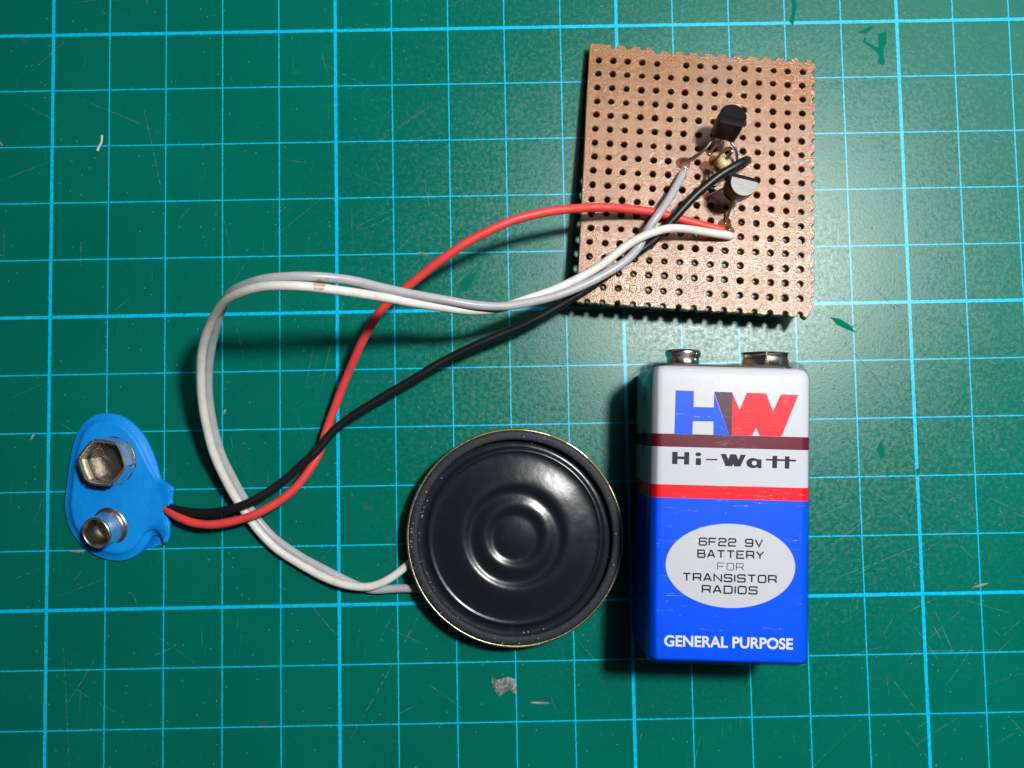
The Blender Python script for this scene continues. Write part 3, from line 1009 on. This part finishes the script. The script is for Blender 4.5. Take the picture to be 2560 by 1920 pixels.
    for txt, x0, x1, yc, h, w, mt in (('6F22 9V', -4.75, 4.80, -4.36, 1.05, 0.22, 'ink'), ('BATTERY', -4.95, 4.98, -6.17, 1.05, 0.22, 'ink'), ('FOR', -1.95, 1.92, -8.0, 1.02, 0.12, 'ink_grey'),
                                      ('TRANSISTOR', -7.15, 6.92, -9.72, 1.05, 0.22, 'ink'), ('RADIOS', -4.2, 4.05, -11.46, 1.05, 0.22, 'ink')):
        v, f = stroke_text(txt, x0, x1, yc, h, w, ZF + 0.004)
        mesh_obj('printed_line', v, f, mt, root, smooth=False)
    cu = bpy.data.curves.new('slogan', 'FONT')
    cu.body = 'GENERAL PURPOSE'
    cu.size = 2.2 * S
    cu.offset = 0.060 * S
    tmp = bpy.data.objects.new('slogan_tmp', cu)
    col.objects.link(tmp)
    me = bpy.data.meshes.new_from_object(tmp.evaluated_get(bpy.context.evaluated_depsgraph_get()))
    bpy.data.objects.remove(tmp)
    xs = [q.co.x for q in me.vertices]
    ys = [q.co.y for q in me.vertices]
    kx, ky = 19.4 * S / (max(xs) - min(xs)), 1.70 * S / (max(ys) - min(ys))
    mx, my = (max(xs) + min(xs)) / 2, (max(ys) + min(ys)) / 2
    for q in me.vertices:
        q.co.x = (q.co.x - mx) * kx
        q.co.y = (q.co.y - my) * ky
    me.materials.clear()
    me.materials.append(M['ink_white'])
    o = bpy.data.objects.new('printed_line', me)
    col.objects.link(o)
    o.parent = root
    o.location = Vector((-0.15, -19.28, ZF + 0.006)) * S
    # plus sign in a ring and an arrow on the left flank
    def flank(parts, name):
        v, f = join(parts)
        v = [(-W / 2 - 0.02 - c * 1.0, a, b) for a, b, c in v]
        mesh_obj(name, v, f, 'ink', root, smooth=False)
    flank([ribbon(circle(17.5, 9.0, 1.5, 24) + [circle(17.5, 9.0, 1.5, 24)[0]], 0.22, 0.0), ribbon([(16.6, 9.0), (18.4, 9.0)], 0.25, 0.002), ribbon([(17.5, 8.1), (17.5, 9.9)], 0.25, 0.005)], 'plus_sign')
    flank([prism([(12.8, 9.0), (10.4, 7.6), (10.4, 8.6), (8.0, 8.6), (8.0, 9.4), (10.4, 9.4), (10.4, 10.4)], 0.0, 0.01)], 'arrow_mark')
    return root


def petal(parent, deg, R, z0, z1, axis='z', thick=0.34, mat='nickel'):
    """one bent plate of a six-sided snap socket, between two corners of the hexagon, lip rolled outwards"""
    a0, a1 = radians(deg + 2.0), radians(deg + 58.0)
    c0, c1 = Vector((R * cos(a0), R * sin(a0), 0)), Vector((R * cos(a1), R * sin(a1), 0))
    out = ((c0 + c1) / 2).normalized()
    v = []
    lev = ((0.0, 0.55), (0.2, 0.22), (0.5, -0.02), (0.75, -0.08), (0.92, 0.08), (1.0, 0.24))
    nu = 6
    for side in (0, 1):
        for t, o in lev:
            for k in range(nu):
                u = k / (nu - 1)
                bow = 0.16 * (1 - (2 * u - 1) ** 2)
                p = c0.lerp(c1, u) + out * (o + bow - (thick if side else 0))
                z = z0 + (z1 - z0) * t - (0.07 if (side == 0 and t == 1.0) else 0)
                v.append((p.x, p.y, z))
    m = len(lev) * nu
    f = []
    for s in (0, 1):
        for i in range(len(lev) - 1):
            for k in range(nu - 1):
                q = (s * m + i * nu + k, s * m + i * nu + k + 1, s * m + (i + 1) * nu + k + 1, s * m + (i + 1) * nu + k)
                f.append(q if s == 0 else q[::-1])
    border = [k for k in range(nu)] + [i * nu + nu - 1 for i in range(1, len(lev))] + [(len(lev) - 1) * nu + k for k in range(nu - 2, -1, -1)] + [i * nu for i in range(len(lev) - 2, 0, -1)]
    for i in range(len(border)):
        a, b = border[i], border[(i + 1) % len(border)]
        f.append((a, b, b + m, a + m))
    if axis == 'y':
        v = [(x, z, -y) for x, y, z in v]
    o = mesh_obj('petal', v, f, mat, parent)
    sharp_by_angle(o, 50)
    return o


build_battery()


# ================================================================== mini loudspeaker
def build_speaker():
    root = empty('loudspeaker', (0.30, -19.25, 0.0), (0, 0, 0))
    tag(root, 'round black mini loudspeaker with a shiny ridged cone, beside the battery', 'speaker')
    v, f = lathe([(0.0, 0.02), (8.6, 0.02), (9.0, 0.25), (9.0, 2.2), (11.5, 2.5), (15.5, 2.9), (17.3, 3.3), (17.6, 3.6)], 96)
    mesh_obj('basket', v, f, 'magnet', root)
    v, f = lathe([(17.0, 3.2), (17.95, 3.3), (18.08, 3.6), (18.08, 4.65), (18.0, 4.82), (17.78, 4.86), (17.62, 4.76), (17.5, 4.3)], 128)
    v = [(x * (1 + 0.0012 * sin(9 * atan2(y, x))), y * (1 + 0.0012 * cos(7 * atan2(y, x))), z) for x, y, z in v]
    mesh_obj('rim', v, f, 'rim', root)
    v, f = lathe([(17.75, 4.4), (17.66, 4.92), (17.4, 5.06), (17.0, 5.1), (16.55, 5.09), (16.3, 5.02), (16.18, 4.8), (16.15, 3.9), (16.1, 3.5)], 128)
    mesh_obj('gasket', v, f, 'gasket', root)
    prof = [(16.3, 3.75), (15.9, 3.68), (15.5, 3.62), (15.1, 3.66), (14.85, 3.82), (14.6, 4.02), (14.35, 4.10), (14.15, 4.05), (14.0, 3.95), (13.7, 3.86), (13.2, 3.88), (12.6, 3.98), (12.0, 4.10), (11.4, 4.23), (10.8, 4.36),
            (10.2, 4.48), (9.7, 4.57), (9.3, 4.62), (8.9, 4.64), (8.55, 4.60), (8.2, 4.46), (7.9, 4.28), (7.6, 4.16), (7.25, 4.12), (6.9, 4.16), (6.5, 4.28), (6.1, 4.43), (5.7, 4.55), (5.3, 4.60), (4.95, 4.58), (4.6, 4.48), (4.3, 4.33), (4.0, 4.20), (3.7, 4.12), (3.35, 4.13),
            (2.9, 4.20), (2.3, 4.29), (1.6, 4.36), (0.8, 4.41), (0.02, 4.42)]
    # finer sampling so the ridges shade smoothly
    prof = [(r, z if r > 13.9 else 4.25 + (z - 4.25) * 0.85) for r, z in prof]
    pv = catmull([(r, 0, z) for r, z in prof], 3, 4)
    v, f = lathe([(p.x, p.z) for p in pv], 144)
    v = [(x, y, z + 0.03 * mnoise.noise(Vector((x * 0.22, y * 0.22, 1.0)))) for x, y, z in v]
    mesh_obj('diaphragm', v, f, 'cone', root)
    # beads of clear and yellow glue along the edge
    parts, ypart = [], []
    grd = random.Random(3)
    def bead(x, y, z, r):
        vv, ff = lathe([(0.0, r * 0.8), (r * 0.6, r * 0.55), (r, 0.0), (r * 0.9, -r * 0.3)], 8)
        return [(p[0] * grd.uniform(0.7, 1.6) + x, p[1] + y, p[2] + z) for p in vv], ff
    for i in range(55):
        a = radians(grd.choice((grd.uniform(195, 290), grd.uniform(150, 215), grd.uniform(0, 360))))
        r = grd.choice((16.05, 15.9, 16.9, 17.5, 16.0)) + grd.gauss(0, 0.12)
        z = 3.68 if r < 16.12 else (5.09 if r < 17.3 else 4.98)
        parts.append(bead(r * cos(a), r * sin(a), z, grd.uniform(0.05, 0.15)))
    for a, r, s in ((176, 17.2, 0.2), (174, 17.25, 0.15), (181, 17.3, 0.17), (184, 17.2, 0.13), (171, 17.1, 0.12), (152, 16.6, 0.16), (1, 16.7, 0.16), (262, 17.3, 0.12), (282, 16.9, 0.12)):
        parts.append(bead(r * cos(radians(a)), r * sin(radians(a)), 5.07, s))
    v, f = join(parts)
    o = mesh_obj('glue_beads', v, f, 'glue', root)
    o['kind'] = 'stuff'
    for a0, a1 in ((262, 282), (84, 112), (60, 70), (28, 46)):
        pts = [Vector((17.86 * cos(radians(a0 + (a1 - a0) * k / 24)), 17.86 * sin(radians(a0 + (a1 - a0) * k / 24)), 4.80 + 0.05 * grd.random())) for k in range(25)]
        v, f = tube(pts, 0.075, 8, dent=0.9)
        mesh_obj('yellow_glue_seam', v, f, 'yellow', root)
    # solder tags on the back where the cable ends
    for (x, y, z) in ((-15.2, -2.9, 2.0), (-14.6, -8.8, 1.2)):
        v, f = lathe([(0.0, 0.7), (0.6, 0.55), (1.0, 0.1), (1.05, -0.4), (0.0, -0.45)], 16)
        mesh_obj('solder_tag', v, f, 'solder', root, loc=(x, y, z))
    # dust on the cone
    for (x, y, z, s) in ((-2.7, 4.1, 4.24, 0.32), (-2.2, 4.2, 4.26, 0.2)):
        v, f = lathe([(0.0, s * 0.5), (s * 0.6, s * 0.35), (s, 0.0)], 7)
        mesh_obj('lint', [(a * 1.3, b * 0.8, c) for a, b, c in v], f, 'dust', root, smooth=False, loc=(x, y, z))
    return root


build_speaker()


# ================================================================== battery snap connector with its two leads
def build_snap():
    base = Vector((-67.0, -10.0, 0.0))
    root = empty('battery_snap', base)
    tag(root, 'blue vinyl battery snap connector with two metal snaps and red and black leads', 'battery connector')
    outline = [Vector((x, y, 0)) - Vector((base.x, base.y, 0)) for x, y in [(-69.74, 2.69), (-67.92, 2.48), (-66.09, 1.62), (-64.44, 0.14), (-63.16, -1.52), (-62.24, -3.18), (-61.32, -5.37), (-60.58, -7.56), (-60.21, -8.74),
    (-59.3, -9.21), (-58.39, -9.77), (-57.57, -10.32), (-57.75, -11.04), (-57.93, -12.3), (-57.83, -13.38), (-58.56, -13.91), (-59.1, -14.44), (-58.73,
    -15.35), (-58.28, -16.26), (-58.36, -18.05), (-58.71, -19.3), (-59.25, -19.74), (-59.62, -19.64), (-59.8, -19.01), (-60.52, -18.46), (-61.61, -18.26),
    (-62.24, -19.05), (-63.04, -20.29), (-63.94, -21.35), (-65.2, -22.13), (-66.82, -22.55), (-68.44, -22.52), (-70.25, -22.13), (-72.06, -21.2), (-73.7,
    -19.91), (-74.98, -18.46), (-75.99, -16.82), (-76.55, -15.02), (-76.85, -13.03), (-76.69, -10.87), (-76.44, -8.71), (-76.19, -6.54), (-75.86, -4.38),
    (-75.33, -2.21), (-74.63, -0.22), (-73.55, 1.21), (-72.29, 2.19), (-71.02, 2.63)]]
    pts = catmull(outline + [outline[0]], 4, 1)[:-1]
    n = len(pts)
    area = sum(pts[i].x * pts[(i + 1) % n].y - pts[(i + 1) % n].x * pts[i].y for i in range(n))
    sgn = 1 if area > 0 else -1
    def inset(P, d):
        out = []
        for i in range(n):
            t = (P[(i + 1) % n] - P[i - 1]).normalized()
            out.append(P[i] + Vector((-t.y, t.x, 0)) * d * sgn * (1 - 0.78 * max(0, min(1, (P[i].x - 5.6) / 1.6))))
        for _ in range(3):
            out = [(out[i - 1] + 2 * out[i] + out[(i + 1) % n]) / 4 for i in range(n)]
        return out
    lift = lambda p: 1.25 * max(0, min(1, (p.x - 5.2) / 3.6)) ** 1.5
    rings = [(pts, 0.02), (inset(pts, -0.06), 0.28), (inset(pts, 0.03), 0.58), (inset(pts, 0.20), 0.70), (inset(pts, 1.05), 0.70), (inset(pts, 1.18), 0.98), (inset(pts, 1.35), 1.20), (inset(pts, 1.9), 1.27)]
    v = []
    for P, z in rings:
        for p in P:
            zz = z + lift(p) * (0.80 + 0.20 * z / 1.27)
            if p.x > 6.0:
                zz += 0.22 * sin(p.y * 1.1 + 2.2) * min(1, (p.x - 6) / 2) * (z / 1.27)
            v.append((p.x, p.y, max(zz, 0.02)))
    f = []
    for i in range(len(rings) - 1):
        for k in range(n):
            f.append((i * n + k, i * n + (k + 1) % n, (i + 1) * n + (k + 1) % n, (i + 1) * n + k))
    bm = bmesh.new()
    vs = [bm.verts.new(Vector(p) * S) for p in v]
    for q in f:
        bm.faces.new([vs[i] for i in q])
    top = bm.faces.new([vs[(len(rings) - 1) * n + k] for k in range(n)])
    bot = bm.faces.new([vs[k] for k in range(n)][::-1])
    bmesh.ops.triangulate(bm, faces=[top, bot])
    bmesh.ops.recalc_face_normals(bm, faces=bm.faces)
    me = bpy.data.meshes.new('vinyl_pad')
    bm.to_mesh(me)
    bm.free()
    me.polygons.foreach_set('use_smooth', [True] * len(me.polygons))
    me.materials.append(M['vinyl'])
    pad = bpy.data.objects.new('vinyl_pad', me)
    col.objects.link(pad)
    pad.parent = root

    # six-sided female snap
    v, f = lathe([(0.0, 0.35), (1.2, 0.42), (2.4, 0.32), (3.5, 0.28), (4.2, 0.24), (4.25, 0.0)], 40)
    v = [(x, y, z + 0.10 * mnoise.noise(Vector((x, y, 2.0)))) for x, y, z in v]
    so = mesh_obj('snap_socket', v, f, 'shaded_floor_metal', root)
    so.location = (Vector((-68.45, -5.55, 1.25)) - base) * S
    so.rotation_euler = (0.03, -0.02, 0)
    for k in range(6):
        petal(so, 60 * k - 10, 3.95, 0.1, 3.3, mat='snap_metal')
    # round male stud, pushed a little askew
    prof = [(3.3, -0.1), (3.35, 0.15), (3.2, 0.36), (2.9, 0.46), (2.68, 0.7), (2.58, 1.4), (2.58, 2.2), (2.64, 2.8), (2.72, 3.2), (2.70, 3.5), (2.58, 3.70), (2.42, 3.70), (2.32, 3.5), (2.28, 2.9)]
    pv = catmull([(r, 0, z) for r, z in prof], 3, 1)
    v, f = lathe([(max(p.x, 0.0), p.z) for p in pv], 56)
    st = mesh_obj('snap_stud', v, f, 'snap_metal', root)
    st.location = (Vector((-68.5, -16.5, 1.25)) - base) * S
    cup, cf = lathe([(2.29, 2.95), (2.2, 2.0), (2.05, 1.1), (1.7, 0.75), (0.7, 0.72), (0.0, 0.72)], 40)
    mesh_obj('stud_cup', [(x, y, z + 0.12 * mnoise.noise(Vector((x, y, z)))) for x, y, z in cup], cf, 'cup_metal', st)
    st.rotation_euler = (Vector((-0.77, -0.81, 3.5))).to_track_quat('Z', 'Y').to_euler()
    # leads
    for nm, pth, mt, lab in (('red_lead', RED, 'red_wire', 'red insulated lead running from the snap up to the circuit board'), ('black_lead', BLACK, 'black_wire', 'black insulated lead running from the snap up to the circuit board')):
        P = [p - base + 0.12 * mnoise.noise_vector(p * 0.16) for p in catmull(pth, 6, 14)]
        v, f = tube(P, 0.72, 16, dent=0.04)
        o = mesh_obj(nm, v, f, mt, root)
        o['label'] = lab
    return root


RED = [(-58.89, -13.91, 1.5), (-58.18, -14.22, 1.9), (-56.44, -15.03, 2.8), (-54.05, -15.99, 3.3), (-51.31, -16.43, 3.6), (-48.62, -16.26, 3.8), (-45.11,
    -15.45, 3.9), (-41.87, -14.19, 3.8), (-38.72, -12.47, 3.4), (-36.13, -10.14, 3.2), (-34.04, -7.36, 2.8), (-32.56, -4.73, 2.4), (-31.5, -0.81, 2.2),
    (-30.23, 2.11, 2.6), (-28.45, 6.37, 3.5), (-26.81, 9.6, 4.6), (-24.48, 13.66, 6.5), (-22.28, 16.89, 8), (-20.35, 19.16, 9.2), (-17.95, 20.85, 10.2),
    (-16.35, 21.94, 10.8), (-13.81, 23.72, 11.6), (-10.89, 25.72, 12.4), (-7.84, 27.72, 13), (-4.18, 29.71, 13.3), (-0.13, 31.59, 13.2), (4.35, 32.95,
    12.4), (8.89, 34.02, 11.2), (13.15, 34.65, 9.8), (17.46, 34.8, 8.6), (21.81, 34.73, 7.4), (24.82, 34.32, 6.9), (28.35, 33.42, 6.5), (31.46, 32.58,
    6.3), (34.54, 31.71, 6.2), (36.1, 31.3, 6.1)]
BLACK = [(-58.42, -13.51, 1.5), (-57.12, -13.89, 2.0), (-54.7, -14.29, 2.8), (-51.92, -14.4, 3.2), (-49.11, -14.24, 3.7), (-46.09, -13.54, 4.2), (-42.89,
    -12.21, 4.1), (-39.67, -10.23, 3.9), (-36.82, -8.12, 3.9), (-34.16, -5.77, 4), (-32.18, -3.94, 4.0), (-29.74, -0.64, 4.0), (-25.78, 2.0, 4.2),
    (-21.81, 4.25, 4.5), (-17.86, 6.51, 4.9), (-13.91, 8.72, 5.3), (-8.13, 11.85, 5.8), (-3.85, 13.53, 6.2), (0.41, 15.1, 6.6), (4.61, 16.97, 7), (7.78,
    18.65, 7.4), (10.93, 20.34, 7.7), (16.42, 23.79, 7.8), (19.12, 25.95, 7.8), (21.8, 27.81, 7.9), (24.01, 29.24, 8.2), (26.08, 31.51, 8.6), (28.05,
    33.53, 8.9), (30.53, 36.3, 9.1), (32.98, 38.26, 9.3), (35.43, 40.02, 9.4), (37.72, 41.25, 9.3), (39.21, 42.16, 8.9), (40.04, 42.76, 7.5), (40.95,
    43.59, 5)]
build_snap()


# ================================================================== two-core speaker cable
WHITE = [(37.52, 30.6, 5.0), (36.99, 30.29, 6.4), (34.22, 30.51, 7.3), (30.97, 30.97, 8.2), (27.74, 31.17, 9.1), (25.58, 30.9, 9.7), (23.32, 30.26, 10.0),
    (21.29, 29.38, 10.0), (19.29, 28.25, 9.8), (17.25, 26.71, 9.6), (15.24, 25.14, 9.5), (12.38, 23.52, 9.6), (9.94, 22.35, 9.8), (6.62, 20.76, 10.64),
    (2.48, 19.3, 11.66), (-1.46, 17.77, 12.94), (-5.53, 17.25, 14.35), (-9.38, 17.51, 15.76), (-13.1, 17.89, 17.68), (-16.58, 18.3, 20.24), (-19.91,
    18.61, 22.8), (-24.79, 18.84, 26.0), (-27.76, 19.24, 27.28), (-30.83, 19.3, 27.92), (-34.24, 19.36, 27.28), (-37.27, 19.06, 26.0), (-39.89, 18.6,
    24.08), (-42.17, 17.8, 21.9), (-44.64, 16.2, 18.96), (-46.63, 14.07, 16.4), (-48.32, 11.3, 13.84), (-49.39, 7.85, 11.28), (-50.05, 4.23, 9.3),
    (-50.08, 0.49, 7.5), (-49.81, -2.84, 6), (-49.28, -5.45, 5), (-48.21, -9.0, 3.8), (-46.64, -12.39, 2.6), (-44.96, -15.59, 1.7), (-42.65, -18.76, 1.3),
    (-39.81, -21.45, 1.2), (-36.08, -23.72, 1.2), (-32.69, -25.7, 1.5), (-29.29, -26.89, 1.9), (-25.94, -27.43, 2.2), (-23.31, -27.27, 2.2), (-20.66,
    -26.01, 2.2), (-18.68, -24.42, 2.2), (-17.19, -23.34, 2.2), (-15.14, -22.1, 2.2)]
GREY = [(30.11, 41.82, 4.0), (29.78, 41.33, 5.3), (28.28, 38.75, 6.6), (26.44, 35.81, 8.2), (24.8, 33.56, 9), (23.16, 31.39, 8.8), (22.15, 29.74, 8.5),
    (21.73, 28.52, 8.4), (20.65, 27.27, 8.6), (19.36, 26.0, 8.9), (17.65, 24.76, 9.2), (16.02, 23.83, 9.4), (13.53, 22.47, 9.9), (10.25, 21.01, 10.51),
    (6.55, 19.58, 11.54), (2.44, 18.52, 12.94), (-0.57, 18.0, 14.1), (-3.52, 17.91, 14.99), (-6.43, 18.13, 15.89), (-9.29, 18.53, 16.78), (-13.0, 19.01,
    18.45), (-16.51, 19.57, 20.62), (-19.88, 20.07, 22.93), (-21.8, 20.33, 24.34), (-24.77, 20.58, 26.0), (-27.81, 20.72, 27.02), (-30.97, 20.71, 27.41),
    (-34.43, 20.55, 26.64), (-37.96, 20.11, 24.85), (-40.8, 19.49, 22.42), (-42.97, 17.95, 19.6), (-44.58, 16.08, 17.17), (-46.14, 13.91, 14.61), (-47.72,
    10.9, 12.05), (-48.84, 7.93, 9.8), (-49.34, 4.26, 8), (-49.38, 0.48, 6.3), (-48.96, -3.01, 4.9), (-48.21, -6.17, 3.8), (-46.85, -9.54, 2.7), (-45.42,
    -12.72, 1.7), (-43.88, -15.68, 1), (-41.68, -18.39, 0.85), (-39.47, -20.2, 0.85), (-36.17, -22.46, 0.85), (-32.85, -24.29, 0.8), (-29.53, -26.11,
    0.75), (-26.61, -27.45, 0.75), (-24.03, -28.31, 0.75), (-20.68, -28.02, 0.8), (-17.33, -28.07, 0.9), (-14.65, -28.12, 1.2)]


def build_cable():
    base = Vector((-40.0, -20.0, 0.0))
    root = empty('speaker_cable', base)
    tag(root, 'twin white and grey cable looping from the speaker up to the circuit board', 'cable')
    for nm, pth, mt in (('white_core', WHITE, 'white_wire'), ('grey_core', GREY, 'grey_wire')):
        P = [p - base + 0.10 * mnoise.noise_vector(p * 0.16) for p in catmull(pth, 6, 14)]
        v, f = tube(P, 0.70, 16, dent=0.04)
        mesh_obj(nm, v, f, mt, root)
    return root


build_cable()


# ================================================================== loose bits on the mat
def build_bits():
    frd = random.Random(8)
    # crumpled scrap of film below the speaker
    base = Vector((-2.0, -44.8, 0.0))
    out = [(-2.2, 1.7), (-1.3, 0.9), (-0.6, 1.0), (0.6, 1.35), (1.9, 1.0), (2.2, -0.4), (1.9, -1.6), (0.9, -0.9), (0.1, -1.1), (-0.8, -1.9), (-1.6, -0.9), (-2.1, 0.4)]
    rings = []
    for k, s in enumerate((1.0, 0.75, 0.5, 0.25, 0.02)):
        rings.append([(x * s, y * s, 0.05 + 0.42 * (1 - s) ** 0.5 * (0.6 + 0.7 * mnoise.noise(Vector((x * s * 1.4, y * s * 1.4, 4.0))))) for x, y in [p for a, b in zip(out, out[1:] + out[:1]) for p in (a, ((a[0] + b[0]) / 2 + frd.uniform(-.1, .1), (a[1] + b[1]) / 2))]])
    n = len(rings[0])
    v = [p for r in rings for p in r]
    f = [(i * n + k, i * n + (k + 1) % n, (i + 1) * n + (k + 1) % n, (i + 1) * n + k) for i in range(4) for k in range(n)]
    f.append(tuple(range(n))[::-1])
    o = mesh_obj('plastic_scrap', v, f, 'debris', smooth=False, loc=base)
    tag(o, 'small crumpled silvery scrap lying on the mat below the speaker', 'scrap')
    # white curl of insulation near the top left
    pts = catmull([(-71.9, 48.9, 0.3), (-71.6, 49.6, 0.35), (-71.15, 50.2, 0.5), (-70.95, 51.0, 0.7), (-71.0, 51.5, 0.6)], 4, 1)
    v, f = tube([p - Vector((-71.5, 50.4, 0)) for p in pts], 0.24, 8, flat=0.4)
    o = mesh_obj('insulation_shaving', v, f, 'dust', loc=(-71.5, 50.4, 0))
    tag(o, 'tiny curled white shaving near the upper left corner of the mat', 'shaving')
    # dust and crumbs all over
    parts = []
    for i in range(150):
        x, y = frd.uniform(-92, 95), frd.uniform(-68, 76)
        s = frd.uniform(0.03, 0.085) if i < 143 else frd.uniform(0.09, 0.15)
        vv, ff = lathe([(0.0, s), (s * 0.8, s * 0.6), (s, 0.0), (s * 0.5, -0.02)], 6)
        k, a = frd.uniform(0.7, 2.0), frd.uniform(0, pi)
        parts.append(([(x + p[0] * k * cos(a) - p[1] * sin(a), y + p[0] * k * sin(a) + p[1] * cos(a), p[2] * 0.8 + 0.01) for p in vv], ff))
    for (x, y, L, a) in ((-82.9, -1.2, 1.3, 1.0), (-89.8, 51.5, 3.6, -0.9), (-90.4, 57.5, 2.0, 0.5), (3.9, -47.9, 3.6, -0.05), (-14.9, 29.6, 1.9, -0.4), (-49.7, 2.6, 1.0, 1.1), (79.9, -29.6, 3.0, 0.25), (-74.9, -20.9, 2.6, 0.0), (60.2, 15.6, 1.2, 0.5)):
        vv, ff = lathe([(0.0, 0.12), (0.7, 0.09), (1.0, 0.0)], 9)
        parts.append(([(x + (p[0] * L / 2) * cos(a) - p[1] * 0.22 * sin(a) + 0.1 * frd.random(), y + (p[0] * L / 2) * sin(a) + p[1] * 0.22 * cos(a), p[2] + 0.005) for p in vv], ff))
    v, f = join(parts)
    o = mesh_obj('dust', v, f, 'crumb', smooth=False)
    tag(o, 'pale dust grains and crumbs scattered over the green mat', 'dust', kind='stuff')


build_bits()
